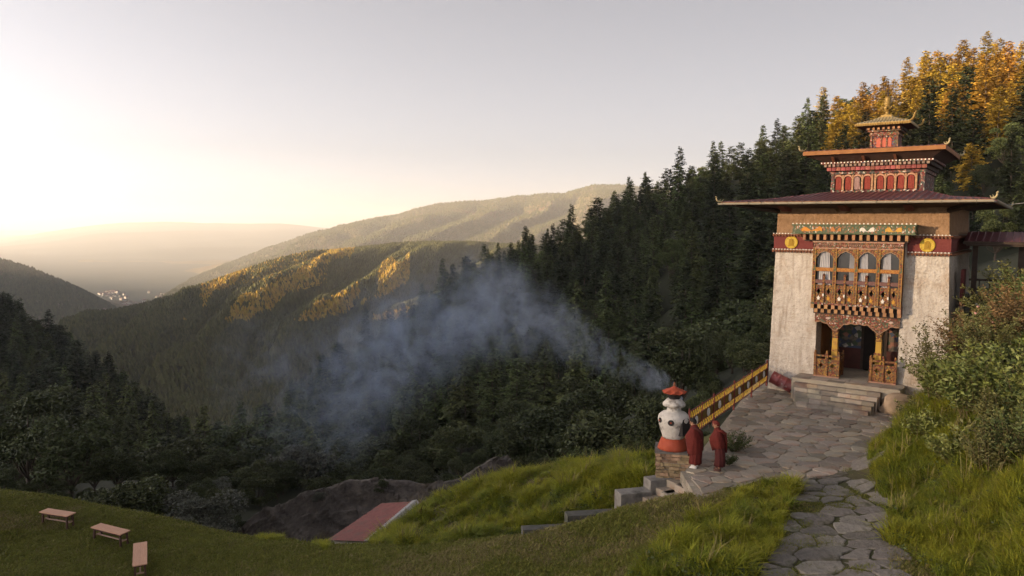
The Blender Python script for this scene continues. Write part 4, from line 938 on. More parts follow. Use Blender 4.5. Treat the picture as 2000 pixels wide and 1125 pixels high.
MB().box(X0, X0 + .04, YF + .1, -.02, 3.6, 6.25).box(X1 - .04, X1, YF + .1, -.02, 3.6, 6.25).build('bay_side', P_frame, bay)
MB().box(X0 - .03, X1 + .03, YF - .05, -.02, 3.52, 3.62).build('bay_sill', P_frieze, bay)
for z, y0, xs_ in ((3.33, -.58, np.linspace(X0 + .05, X1 - .05, 13)), (3.12, -.42, np.linspace(X0 + .19, X1 - .05, 13))):
    q_ = MB().box(-.07, .07, y0 + .03, -.02, 0, .19); q_.cur = 1; q_.box(-.073, .073, y0 - .005, y0 + .028, -.003, .193); me = q_.mesh('bracket', [M_wood, M_tan])
    for x in xs_: obj('bracket', me, bay, (x, 0, z))
MB().box(X0 + .05, X1 - .05, -.3, -.02, 3.06, 3.5).build('bracket_beam', M_dark, bay)
# porch
xs_ = np.linspace(-1.66, 2.06, 75); low = []
for x in xs_:
    d = min(abs(x + .72), abs(x - 1.20)); z = 2.70 - .42 * math.exp(-(d / .30) ** 2) - .06 * abs(math.sin(x * 9)) * (d > .2)
    if d > .75: z -= .0
    low.append(z)
bm2 = MB().strip(xs_, low, np.full(75, 3.055), -.20, .05).build('carved_beam', P_frieze, tw)
MB().strip(xs_, np.array(low) - .03, np.array(low) + .02, -.225, -.2).build('scroll_edge', mat('scroll_trim', (0.34,0.21,0.12), (0.2,0.10,0.06), 14), bm2)
for x, m_ in ((-1.05, M_white), (.35, M_white), (1.7, M_white)): MB().plate([(x - .12, 2.84), (x, 2.78), (x + .12, 2.84), (x + .05, 2.90), (x - .05, 2.90)], -.24, -.2).build('painted_lotus', mat('lotus', (0.55,0.48,0.42), (0.4,0.25,0.2), 18), bm2)
for x in (-.72, 1.20):
    cmb = MB().frustum((x - .15, x + .15, -.13, .17), 0, (x - .115, x + .115, -.095, .135), 2.0); o = cmb.build('column', M_yel, tw)
    MB().frustum((x - .12, x + .12, -.10, .14), 2.0, (x - .14, x + .14, -.12, .16), 2.32).build('capital', P_frame, o); MB().box(x - .145, x + .145, -.125, .165, 1.25, 1.36).box(x - .135, x + .135, -.115, .155, 1.9, 1.98).build('column_band', P_frame, o)
MB().box(-1.6, 2.03, 2.9, 3.0, 0, 3.1).build('porch_back_wall', P_mural, tw)
MB().box(-1.66, -1.585, .9, 3.0, 0, 3.1).box(2.0, 2.08, .9, 3.0, 0, 3.1).build('porch_side_wall', mat('ochre_wall', (0.30,0.15,0.05), (0.22,0.10,0.04), 2), tw)
MB().box(-1.66, 2.08, .9, 3.0, 3.1, 3.18).build('porch_ceiling', M_soffit, tw)
dr = MB().box(.02, .98, 2.86, 2.898, 0, 2.55).build('doorway', M_black, tw); MB().box(-.10, .02, 2.82, 2.89, 0, 2.7).box(.98, 1.10, 2.82, 2.89, 0, 2.7).box(-.1, 1.1, 2.82, 2.89, 2.55, 2.7).build('door_frame', M_dark, dr)
MB().box(-1.58, -.1, 2.80, 2.895, 0, 1.05).box(1.1, 2.0, 2.80, 2.895, 0, 1.05).build('dado', mat('dado_red', (0.09,0.03,0.025), (0.06,0.025,0.02), 3), tw)
# low painted gates on either side of the entrance
def gate(x0, x1, ys):
    g = thing('gate_panel', '', ''); [g.pop(k) for k in ('label', 'category') if k in g]; g.parent = tw
    n = 2
    for i in range(n):
        a, b_ = x0 + (x1 - x0) * i / n + .05, x0 + (x1 - x0) * (i + 1) / n - .05; c = (a + b_) / 2; dz, dx, zc = .13, .12, .56
        O_ = [(a, .06), (b_, .06), (b_, .86), (a, .86)]; I_ = [(c, zc - dz), (c + dx * .4, zc - dz * .4), (c + dx, zc), (c + dx * .4, zc + dz * .4), (c, zc + dz), (c - dx * .4, zc + dz * .4), (c - dx, zc), (c - dx * .4, zc - dz * .4)]
        pn = MB(); pn.add([(x, ys, z) for x, z in O_ + I_], [(0, 1, 6, 5, 4), (1, 2, 8, 7, 6), (2, 3, 10, 9, 8), (3, 0, 4, 11, 10)]); pn.add([(x, ys + .05, z) for x, z in O_ + I_], [(0, 1, 6, 5, 4), (1, 2, 8, 7, 6), (2, 3, 10, 9, 8), (3, 0, 4, 11, 10)])
        pn.build('panel', P_frame, g)
    MB().box(x0, x1, ys - .02, ys + .07, .98, 1.07).build('top_rail', P_frame, g); MB().box(x0 - .06, x1 + .06, ys - .08, ys + .12, 0, .06).build('foot_rail', mat('pink_plinth', (0.38,0.22,0.15), (0.30,0.16,0.11), 3), g)
    for x in np.linspace(x0, x1, 3):
        p = MB().box(x - .055, x + .055, ys - .05, ys + .08, .03, 1.16); p.lathe([(.03, 0), (.055, .03), (.06, .07), (.03, .12), (.001, .14)], 10, (x, ys + .015, 1.15)); p.build('gate_post', P_frame, g)
    return g
g1 = gate(-1.52, -.46, -.38); g2 = gate(.96, 2.0, -.38)
for g, x in ((g1, -.46), (g2, .96)):
    MB().box(x - .03, x + .03, -.3, .5, .06, .86).build('return_panel', P_frame, g); p = MB().box(x - .05, x + .05, .45, .56, .03, 1.16); p.lathe([(.03, 0), (.055, .03), (.06, .07), (.03, .12), (.001, .14)], 10, (x, .5, 1.15)); p.build('gate_post', P_frame, g); MB().box(x - .03, x + .03, -.3, .5, .98, 1.05).build('return_rail', P_frame, g)

# ---- roofs
def ring_roof(rects, m, name, rib=.28, rh=.035):
    """hipped roof from stacked rectangles (x0,x1,y0,y1,z), sheets with raised ribs"""
    b = MB(); L_ = len(rects)
    for k in range(L_ - 1):
        A, B = rects[k], rects[k + 1]; ca = [(A[0], A[2]), (A[1], A[2]), (A[1], A[3]), (A[0], A[3])]; cb = [(B[0], B[2]), (B[1], B[2]), (B[1], B[3]), (B[0], B[3])]
        for s_ in range(4):
            a0, a1, b0_, b1 = map(np.array, (ca[s_], ca[(s_ + 1) % 4], cb[s_], cb[(s_ + 1) % 4])); Ln = np.linalg.norm(a1 - a0); n = max(2, int(Ln / rib))
            b.add([(*a0, A[4]), (*a1, A[4]), (*b1, B[4]), (*b0_, B[4])], [(0, 1, 2, 3)])
            e = (a1 - a0) / Ln; tb0 = (b0_ - a0) @ e / Ln; tb1 = (b1 - a0) @ e / Ln; dep = abs((b0_ - a0) @ np.array([-e[1], e[0]]))
            for j in range(n):
                t = (j + .5) / n; x = a0 + (a1 - a0) * t
                f = 1.0 if tb0 <= t <= tb1 else (t / tb0 if t < tb0 else (1 - t) / (1 - tb1))
                y = x + np.array([-e[1], e[0]]) * dep * f; zz = A[4] + (B[4] - A[4]) * f; h = .035
                if f < .04: continue
                b.add([(*(x - e * h), A[4]), (*(x + e * h), A[4]), (*(y + e * h), zz), (*(y - e * h), zz), (*(x - e * h * .5), A[4] + rh), (*(x + e * h * .5), A[4] + rh), (*(y + e * h * .5), zz + rh), (*(y - e * h * .5), zz + rh)],
                      [(4, 5, 6, 7), (0, 4, 7, 3), (1, 2, 6, 5), (0, 1, 5, 4)])
    return b
def soffit(outer, inner, m, name, parent):
    b = MB(); A, B = outer, inner; ca = [(A[0], A[2]), (A[1], A[2]), (A[1], A[3]), (A[0], A[3])]; cb = [(B[0], B[2]), (B[1], B[2]), (B[1], B[3]), (B[0], B[3])]
    for s_ in range(4): b.add([(*ca[s_], A[4]), (*cb[s_], B[4]), (*cb[(s_ + 1) % 4], B[4]), (*ca[(s_ + 1) % 4], A[4])], [(0, 1, 2, 3)])
    return b.build(name, m, parent)
def fascia(r, h, m, name, parent, t=.05):
    x0, x1, y0, y1, z = r
    return MB().box(x0, x1, y0 - t, y0, z - h, z - .004).box(x0, x1, y1, y1 + t, z - h, z - .004).box(x0 - t, x0, y0 - t, y1 + t, z - h, z - .004).box(x1, x1 + t, y0 - t, y1 + t, z - h, z - .004).build(name, m, parent)
def makara(x, y, z, sx, sy, parent, s=1.0):
    """curled gilded roof-corner creature: body, raised head, curled tail"""
    b = MB(); L_ = lambda r, h: (x + sx * r * s, y + sy * r * s, z + h * s)
    b.path([L_(-.15, .06), L_(.0, .05), L_(.16, .05), L_(.30, .12), L_(.36, .25), L_(.32, .38)], [.03 * s, .065 * s, .085 * s, .075 * s, .06 * s, .045 * s], 7)
    b.path([L_(.32, .37), L_(.40, .42), L_(.47, .38)], [.06 * s, .055 * s, .015 * s], 6); b.path([L_(-.12, .06), L_(-.20, .17), L_(-.30, .22)], [.035 * s, .025 * s, .008 * s], 5)
    b.path([L_(.05, .07), L_(.04, .2), L_(-.04, .27)], [.03 * s, .025 * s, .006 * s], 5); b.path([L_(.18, .0), L_(.2, .06)], [.03 * s, .03 * s], 5)
    return b.build('roof_creature', mat('cream_gilt', (0.42,0.36,0.22), (0.32,0.25,0.12), 9, 0.5, metal=.3), parent, True)
R1 = [(-5.75, 5.45, -2.3, 11.3, 8.42), (-4.0, 3.9, -.6, 9.7, 8.58), (-1.95, 2.45, 2.55, 6.6, 9.0)]
r1 = ring_roof(R1, M_metal, 'roof').build('roof', M_metal, tw)
soffit((-5.75, 5.45, -2.3, 11.3, 8.36), (-3.5, 3.6, .2, 8.8, 8.12), M_soffit, 'soffit', r1)
fascia((-5.74, 5.44, -2.29, 11.29, 8.41), .12, mat('eave_board', (0.26,0.14,0.07), (0.18,0.09,0.05), 3), 'fascia', r1, .03)
gt = MB()
def gutter(p0, p1):
    p0 = Vector(p0); p1 = Vector(p1); d = (p1 - p0).normalized(); o_ = Vector((d.y, -d.x, 0)); n = 7; pts = []
    for p in (p0, p1):
        for k in range(n):
            t = math.pi * k / (n - 1); pts.append(p + o_ * (.085 * math.cos(t)) + Vector((0, 0, -.10 * math.sin(t))))
    gt.add(pts, [(k, k + 1, n + k + 1, n + k) for k in range(n - 1)])
gutter((-5.85, -2.43, 8.37), (5.55, -2.43, 8.37)); gutter((5.58, -2.40, 8.37), (5.58, 11.4, 8.37)); gut = gt.build('gutter', M_gutter, r1, True)
st_ = MB().path([(0, -2.30, 8.40), (0, -2.36, 8.395), (0, -2.53, 8.36), (0, -2.52, 8.29), (0, -2.43, 8.25)], .012, 5).mesh('strap', mat('strap', (0.25,0.22,0.17)))
for x in np.arange(-5.6, 5.5, .62): obj('strap', st_, gut, (x, 0, 0))
for x, y, sx, sy in ((-5.78, -2.33, -.7, -.7), (5.48, -2.33, .7, -.7), (5.48, 11.33, .7, .7)): makara(x, y, 8.42, sx, sy, r1, .62)
for x in (-3.15, -.45, 2.25): MB().frustum((x - .13, x + .13, -.7, .3), 7.98, (x - .13, x + .13, -1.5, .3), 8.22).build('rafter_end', mat('rafter_red', (0.16,0.045,0.035), (0.2,0.07,0.05), 5), r1)
for sy, a in ((-1, -1),): MB().path([(3.7, .1, 8.0), (5.3, -1.9, 8.3)], [.12, .10], 6).path([(-3.6, .1, 8.0), (-5.3, -1.9, 8.3)], [.12, .10], 6).build('hip_beam', M_dark, r1)
# second storey
S2 = (-1.78, 2.36, 2.6, 6.5); st2 = MB().box(*S2, 8.8, 10.2).build('upper_storey', P_mid, tw)
NW = 8; wsx = []
gapx = np.array([-1.52, -1.07, -.62, -.17, .42, .87, 1.32, 1.77]) + .06
for i, x in enumerate(gapx):
    h = .17; xx = np.linspace(-h, h, 13); t = np.abs(xx) / h; top = 9.82 - .12 * t ** 2 - .06 * (t > .7)
    o = MB().strip(xx + x, np.full(13, 9.12), top, 2.57, 2.598).build('window', M_black, st2)
    a = [0.0, .2, -1, .1, -.05, .1, .2, .05][i]; cm_ = MB(); n = 14; cx_ = np.linspace(-.13, .14, n) + x
    cm_.add([(c + (.05 * a if z > 9.4 else 0), 2.545 + .012 * math.sin(k * 1.9), z if z < 9.5 else z - .12 * (abs(c - x) / h) ** 2) for z in (9.13, 9.45, 9.78) for k, c in enumerate(cx_)], grid_faces(3, n).tolist())
    cm_.build('curtain', mat('grey_pink_curtain', (0.30,0.20,0.18), (0.24,0.14,0.13), 9, .9) if i == 2 else M_rcurt, o, True)
    MB().strip(xx * 1.25 + x, top - .02, np.minimum(top + .07, 9.9), 2.50, 2.58).build('arch', mat('arch_cream', (0.46,0.28,0.18), (0.36,0.16,0.11), 14), o)
for x in list(gapx - .225) + [gapx[3] + .225, gapx[7] + .225]:
    o = MB().box(x - .045, x + .045, 2.49, 2.59, 9.05, 9.86).build('colonette', mat('colonette', (0.44,0.27,0.14), (0.20,0.09,0.06), 9), st2); MB().lathe([(.001, 0), (.05, .012), (.05, .03), (.001, .04)], 8, (x, 2.46, 9.05)).build('rosette', M_white, o)
for x in (-1.74, 2.32): MB().box(x - .06, x + .10, 2.48, 2.6, 8.95, 9.95).build('corner_post', P_mid, st2)
MB().box(-1.80, 2.38, 2.47, 2.6, 8.90, 9.05).build('sill', P_mid, st2); MB().box(-1.86, 2.44, 2.44, 6.6, 9.90, 10.06).build('lintel', P_mid, st2)
q_ = MB().box(-.10, .10, -.2, 0, 0, .17).mesh('corbel', mat('corbel_red', (0.30,0.10,0.08), (0.20,0.05,0.05), 7, rnd=.3))
q2 = MB().box(-.06, .06, -.2, 0, 0, .12).mesh('corbel', mat('corbel_dark', (0.16,0.12,0.10), (0.24,0.16,0.12), 7, rnd=.4))
MB().box(-1.95, 2.52, 2.34, 6.7, 10.062, 10.24).build('corbel_beam', M_dark, st2); MB().box(-2.1, 2.68, 2.22, 6.8, 10.244, 10.40).build('corbel_beam', M_dark, st2); MB().box(-2.25, 2.8, 2.10, 6.95, 10.404, 10.50).build('corbel_beam', P_dark, st2)
for x in np.linspace(-1.85, 2.42, 20): obj('corbel', q_, st2, (x, 2.36, 10.065))
for x in np.linspace(-2.0, 2.58, 24): obj('corbel', q2, st2, (x, 2.24, 10.26))
d = MB()
for x in np.arange(-2.22, 2.8, .155): d.box(x, x + .055, 2.06, 2.11, 10.43, 10.485)
d.build('bead_row', M_white, st2, kind='stuff')
R2 = [(-2.9, 3.32, 1.35, 7.75, 11.03), (-1.2, 1.8, 3.0, 6.0, 11.16), (-.3, .95, 3.9, 5.15, 11.26)]
r2 = ring_roof(R2, M_metal, 'roof').build('roof', M_metal, tw); soffit((-2.9, 3.32, 1.35, 7.75, 10.90), (-2.1, 2.7, 2.2, 6.8, 10.5), M_soffit, 'soffit', r2)
fascia((-2.89, 3.31, 1.36, 7.74, 11.02), .20, M_orange, 'fascia', r2, .04)
for x in (-1.6, -.2, 1.2): MB().frustum((x - .06, x + .06, 2.0, 2.3), 10.5, (x - .06, x + .06, 1.6, 2.3), 10.72).build('rafter_end', M_wood, r2)
for x, y, sx, sy in ((-2.93, 1.32, -.7, -.7), (3.35, 1.32, .7, -.7), (3.35, 7.78, .7, .7)): makara(x, y, 11.03, sx, sy, r2, .6)
# lantern
LN = (-.28, .94, 3.9, 5.15); ln = MB().box(*LN, 11.1, 12.08).build('lantern', P_dark, tw)
for x in (.08, .33, .58):
    xx = np.linspace(-.10, .10, 11); t = np.abs(xx) / .1; o = MB().strip(xx + x, np.full(11, 11.28), 11.80 - .12 * t ** 1.6, 3.875, 3.898).build('niche', M_coral, ln)
    MB().strip(xx * 1.12 + x, 11.795 - .12 * t ** 1.6, 11.83 - .12 * t ** 1.6 , 3.85, 3.9).build('niche_arch', P_dark, o)
for x in (-.27, .93, .205, .455): MB().box(x - .03 - .02 * (x < 0 or x > .9), x + .03 + .02 * (x < 0 or x > .9), 3.84, 3.9, 11.2, 11.86 + .2 * (x < 0 or x > .9)).build('colonette', P_frieze, ln)
MB().box(-.36, 1.02, 3.80, 5.25, 11.88, 11.97).box(-.42, 1.08, 3.74, 5.31, 12.082, 12.15).build('lantern_cornice', P_frieze, ln)
q_ = MB().box(-.05, .05, -.14, 0, 0, .11).mesh('corbel', M_tan)
for x in np.linspace(-.36, 1.02, 7): obj('corbel', q_, ln, (x, 3.74, 12.16))
MB().box(-.5, 1.16, 3.70, 5.38, 12.152, 12.30).build('corbel_beam', M_dark, ln)
R3 = [(-.92, 1.58, 3.25, 5.75, 12.48), (-.35, 1.0, 3.85, 5.15, 12.66), (.08, .56, 4.26, 4.74, 12.86)]
r3 = ring_roof(R3, M_gilt, 'roof', .14, .025).build('roof', mat('gilded_roof', (0.34,0.27,0.15), (0.42,0.34,0.20), 3, 0.5, metal=.35), tw)
soffit((-.92, 1.58, 3.25, 5.75, 12.36), (-.5, 1.16, 3.7, 5.38, 12.28), M_soffit, 'soffit', r3); fascia((-.91, 1.57, 3.26, 5.74, 12.475), .13, M_gilt, 'fascia', r3, .04)
d = MB()
for x in np.arange(-.9, 1.58, .11): d.box(x, x + .05, 3.19, 3.215, 12.36, 12.43)
d.build('fascia_beads', mat('bead_dark', (0.22,0.12,0.03)), r3, kind='stuff')
MB().box(.06, .58, 4.24, 4.76, 12.85, 12.95).build('roof_cap', M_gilt, r3)
for x, y, sx, sy in ((-.95, 3.22, -.7, -.7), (1.61, 3.22, .7, -.7), (1.61, 5.78, .7, .7)):
    MB().path([(x - sx * .1, y - sy * .1, 12.48), (x + sx * .1, y + sy * .1, 12.52), (x + sx * .22, y + sy * .22, 12.64), (x + sx * .26, y + sy * .26, 12.80), (x + sx * .34, y + sy * .34, 12.86)], [.05, .06, .055, .045, .02], 7).build('upturned_corner', M_gilt, r3, True)
fin = MB().lathe([(.20,0),(.20,.05),(.11,.07),(.09,.16),(.17,.24),(.24,.34),(.25,.40),(.16,.46),(.13,.50),(.20,.56),(.20,.60),(.15,.64),(.155,.80),(.13,.92),(.07,.95),(.02,.96)], 16, (.32, 4.5, 12.95)).build('finial', M_gilt, tw, True)
MB().lathe([(.05,.95),(.04,1.02),(.065,1.08),(.04,1.14),(.028,1.22),(.045,1.27),(.015,1.33),(.010,1.45),(.002,1.50)], 12, (.32, 4.5, 12.95)).build('spire', M_dark, fin, True)
d = MB()
for k in range(8):
    t = k * math.pi / 4; d.path([(.32 + .20 * math.cos(t), 4.5 + .20 * math.sin(t), 13.25), (.32 + .30 * math.cos(t), 4.5 + .30 * math.sin(t), 13.33), (.32 + .31 * math.cos(t), 4.5 + .31 * math.sin(t), 13.42)], [.03, .035, .02], 5)
d.build('lotus_petals', M_gilt, fin, True)

# ---- timber gallery on the tower's shaded side
gal = thing('side_gallery', 'dark timber gallery with posts and metal roof attached to the right side of the tower', 'gallery', TO, TA)
MB().box(4.35, 8.6, 3.2, 9.4, 3.7, 3.9).build('deck', M_dark, gal)
for x, y in ((4.6, 3.3), (6.4, 3.3), (8.4, 3.3), (8.4, 6.3), (8.4, 9.2), (6.4, 9.2)): MB().box(x - .11, x + .11, y - .11, y + .11, -.6, 6.6).build('post', M_dark, gal)
for z in (4.3, 4.75): MB().box(4.4, 8.5, 3.26, 3.34, z, z + .09).box(8.36, 8.44, 3.3, 9.3, z, z + .09).build('rail', M_dark, gal)
for x in np.arange(4.8, 8.4, .42): MB().box(x, x + .05, 3.27, 3.33, 3.9, 4.75).build('baluster', M_dark, gal)
gr_ = ring_roof([(4.2, 10.2, 2.4, 10.6, 6.62), (4.2, 8.0, 4.0, 9.0, 7.05)], M_metal, 'roof').build('roof', M_metal, gal); fascia((4.2, 10.2, 2.4, 10.6, 6.61), .12, M_dark, 'fascia', gr_); MB().box(4.25, 10.15, 2.45, 10.5, 6.40, 6.48).build('ceiling', M_dark, gr_)
rg = MB(); rough_grid(rg, (6.6, 5.6, -.6), (12.5, 5.6, -.6), (12.5, 5.6, 2.9), (6.6, 5.6, 2.9), 30, 16, .03, (0, -1, 0)); rg.box(6.6, 12.5, 5.66, 5.9, -.6, 2.88)
rg.build('garden_wall', M_plaster, None, True, label='low whitewashed wall behind the posts of the side gallery', cat='wall').location = TO; bpy.data.objects['garden_wall'].rotation_euler = (0, 0, TA)
shu = MB().box(4.16, 4.30, 2.1, 3.0, 3.6, 5.3).build('shutter', mat('maroon_board', (0.12,0.03,0.03), (0.16,0.045,0.04), 3), gal); MB().box(4.15, 4.33, 2.0, 3.1, 3.3, 3.6).build('shutter_sill', mat('grey_timber', (0.30,0.28,0.24), (0.22,0.2,0.17), 4), shu)
MB().box(4.2, 4.3, 2.15, 2.95, 1.6, 3.3).build('lower_door', M_dark, gal)
MB().path([(4.36, 2.0, 2.25), (4.38, 2.5, 2.2), (4.36, 3.0, 2.3)], [.07, .09, .07], 6).build('orange_cloth', mat('orange_cloth', (0.55,0.14,0.03), (0.45,0.1,0.02), 6), None, True, label='orange cloth tied along the dark door beside the tower', cat='cloth')
oc = bpy.data.objects['orange_cloth']; oc.location = TO; oc.rotation_euler = (0, 0, TA)
p0 = TW(5.5, -1.0, 8.5)
MB().path([TW(5.6, 3.2, 8.3), TW(8.5, 1.0, 8.55), TW(13, -2.0, 9.3)], .012, 4).build('cable', mat('cable', (0.25,0.25,0.26)), None, label='thin overhead cable running from the roof eave to the right', cat='cable')
# ================================================================== OBJECTS OF THE CLEARING
q = np.random.RandomState(44); R_ = random.Random(44)
M_lime = mat('limewash', (0.46,0.43,0.40), (0.60,0.57,0.53), 3, 0.9, 0.6, 10, c3=(0.16,0.14,0.125), s3=2.0); M_soot_hollow = mat('soot_and_hollow', (0.02,0.018,0.018), (0.035,0.03,0.03), 4, 0.9)  # the black also serves as the painted dark inside of vents and drum
M_vermil = mat('vermilion_paint', (0.29,0.048,0.022), (0.37,0.078,0.035), 4, 0.75, 0.2, 12, c3=(0.34,0.07,0.04), s3=2.5)
M_rubble = mat('rubble_stone', (0.26,0.18,0.11), (0.38,0.27,0.17), 4, 0.9, 0.7, 9, rnd=0.4)
M_conc = mat('weathered_concrete', (0.15,0.14,0.125), (0.27,0.25,0.225), 3, 0.9, 0.5, 12, c3=(0.10,0.095,0.085), s3=1.3)
M_concd = mat('mossy_concrete', (0.085,0.08,0.07), (0.13,0.125,0.11), 3, 0.9, 0.5, 12, c3=(0.05,0.055,0.035), s3=1.3)
# ---- incense burner
BP = atz(1318, 905, -.05); bx_, by_ = BP[0], BP[1] + .35
ib = thing('incense_burner', 'white vase shaped incense burner with red lotus roof on a rubble base', 'incense burner', (bx_, by_, 0), rad(-12)); ib.scale = (.86, .86, .80)
core = MB().box(-.58, .58, -.58, .58, -.75, .42); core.build('base_core', M_grout, ib)
for k in range(8):
    z = -.72 + k * .145
    for s_ in range(4):
        x = -.66 + .12 * (k % 2); 
        while x < .60:
            w_ = R_.uniform(.2, .42); x2 = min(.68, x + w_); a = MB(); t = R_.uniform(.58, .70); a.box(x + .008, x2 - .008, -t, -.5, z + .006, z + .145 - R_.uniform(.004, .03)); o = a.build('base_stone', M_rubble, ib); o.rotation_euler = (0, 0, s_ * math.pi / 2); x = x2
MB().box(-.72, .72, -.72, .72, .43, .50).build('base_slab', mat('dark_slab', (0.12,0.11,0.10), (0.18,0.16,0.14), 4, .9, .5, 12), ib)
MB().lathe([(.64,.50),(.60,.62),(.48,.94),(.44,1.0),(.30,1.0)], 28, mod=lambda t, k: 1 + .012 * math.sin(9 * t)).build('red_skirt', M_vermil, ib, True)
MB().lathe([(.44,.98),(.46,1.08),(.55,1.38),(.62,1.68),(.635,1.84),(.60,1.98),(.48,2.10),(.32,2.16),(.29,2.20),(.28,2.36),(.20,2.37)], 32, mod=lambda t, k: 1 + .01 * math.sin(5 * t + k)).build('vase_body', M_lime, ib, True)
MB().lathe([(.26,2.37),(.44,2.40),(.465,2.46),(.45,2.52),(.33,2.66),(.27,2.72),(.18,2.73)], 28).build('cap', M_lime, ib, True)
MB().lathe([(.24,2.72),(.22,2.76),(.30,2.86),(.41,2.97),(.40,2.99),(.30,2.99)], 8).build('lotus_underside', M_soot_hollow, ib)
rf = MB(); n = 8
for k, (r, z, up) in enumerate([(.50, 2.97, .09), (.30, 3.13, .0), (.12, 3.22, 0), (.05, 3.27, 0)]):
    for i in range(16):
        t = 2 * math.pi * i / 16; c_ = i % 2; rr = r * (1.0 if c_ == 0 else .90 if k == 0 else .97); rf.v.append((rr * math.cos(t), rr * math.sin(t), z + (up if c_ == 0 else 0)))
for k in range(3):
    for i in range(16): rf.f.append((k * 16 + i, k * 16 + (i + 1) % 16, (k + 1) * 16 + (i + 1) % 16, (k + 1) * 16 + i)); rf.m.append(0)
rf.f.append(tuple(range(15, -1, -1))); rf.m.append(0); rf.build('lotus_roof', M_vermil, ib)
MB().lathe([(.04,3.26),(.06,3.30),(.045,3.34),(.055,3.38),(.02,3.44),(.002,3.47)], 10).build('knob', M_wood, ib, True)
for a_, z, r, nm in ((-150, 1.80, .115, 'vent'), (-100, 1.78, .13, 'vent')):
    t = rad(a_) ; d = MB(); d.lathe([(.001, -.03), (r, -.03), (r, .02), (r * .8, .03), (.001, .028)], 16); o = d.build(nm, M_soot_hollow, ib); o.location = (.615 * math.cos(t), .615 * math.sin(t), z); o.rotation_euler = Vector((math.cos(t), math.sin(t), .06)).to_track_quat('Z', 'Y').to_euler()  # near-black disc stands for the dark vent hole
    MB().lathe([(.001, .02), (.035, .02), (.03, .05), (.001, .055)], 10).build('vent_boss', M_vermil, o)
t = rad(-38); d = MB(); d.plate([(-.24,-.42),(.24,-.42),(.25,.10),(.18,.28),(0,.36),(-.18,.28),(-.25,.10)], -.03, .25); o = d.build('fire_mouth', M_soot_hollow, ib); o.location = (.60 * math.cos(t), .60 * math.sin(t), 1.62); o.rotation_euler = (rad(-4), 0, t + math.pi / 2)

# ---- two people in red robes
M_skin = mat('skin', (0.32,0.17,0.11), (0.36,0.20,0.13), 8, 0.6); M_robe = mat('maroon_robe', (0.090,0.011,0.009), (0.125,0.018,0.013), 5, 0.85, 0.3, 20); M_robe2 = mat('dark_maroon', (0.05,0.010,0.011), (0.075,0.014,0.013), 5, 0.85)
M_hair = mat('black_hair', (0.015,0.013,0.012)); M_shoe = mat('white_shoe', (0.62,0.60,0.57), (0.7,0.68,0.66), 6, 0.6); M_capr = mat('red_cap', (0.16,0.028,0.02), (0.12,0.022,0.016), 9, 0.9)
def ellip(m, rings, n=28, fold=None):
    """stacked elliptical rings (cx, cy, z, rx, ry)"""
    o = len(m.v)
    for k, (cx, cy_, z, rx, ry) in enumerate(rings):
        for i in range(n):
            t = 2 * math.pi * i / n; f = fold(t, k / (len(rings) - 1)) if fold else 1; m.v.append((cx + rx * f * math.cos(t), cy_ + ry * f * math.sin(t), z))
    for k in range(len(rings) - 1):
        for i in range(n): m.f.append((o + k * n + i, o + k * n + (i + 1) % n, o + (k + 1) * n + (i + 1) % n, o + (k + 1) * n + i)); m.m.append(m.cur)
    m.f.append(tuple(o + i for i in range(n - 1, -1, -1))); m.m.append(m.cur); m.f.append(tuple(o + (len(rings) - 1) * n + i for i in range(n))); m.m.append(m.cur)
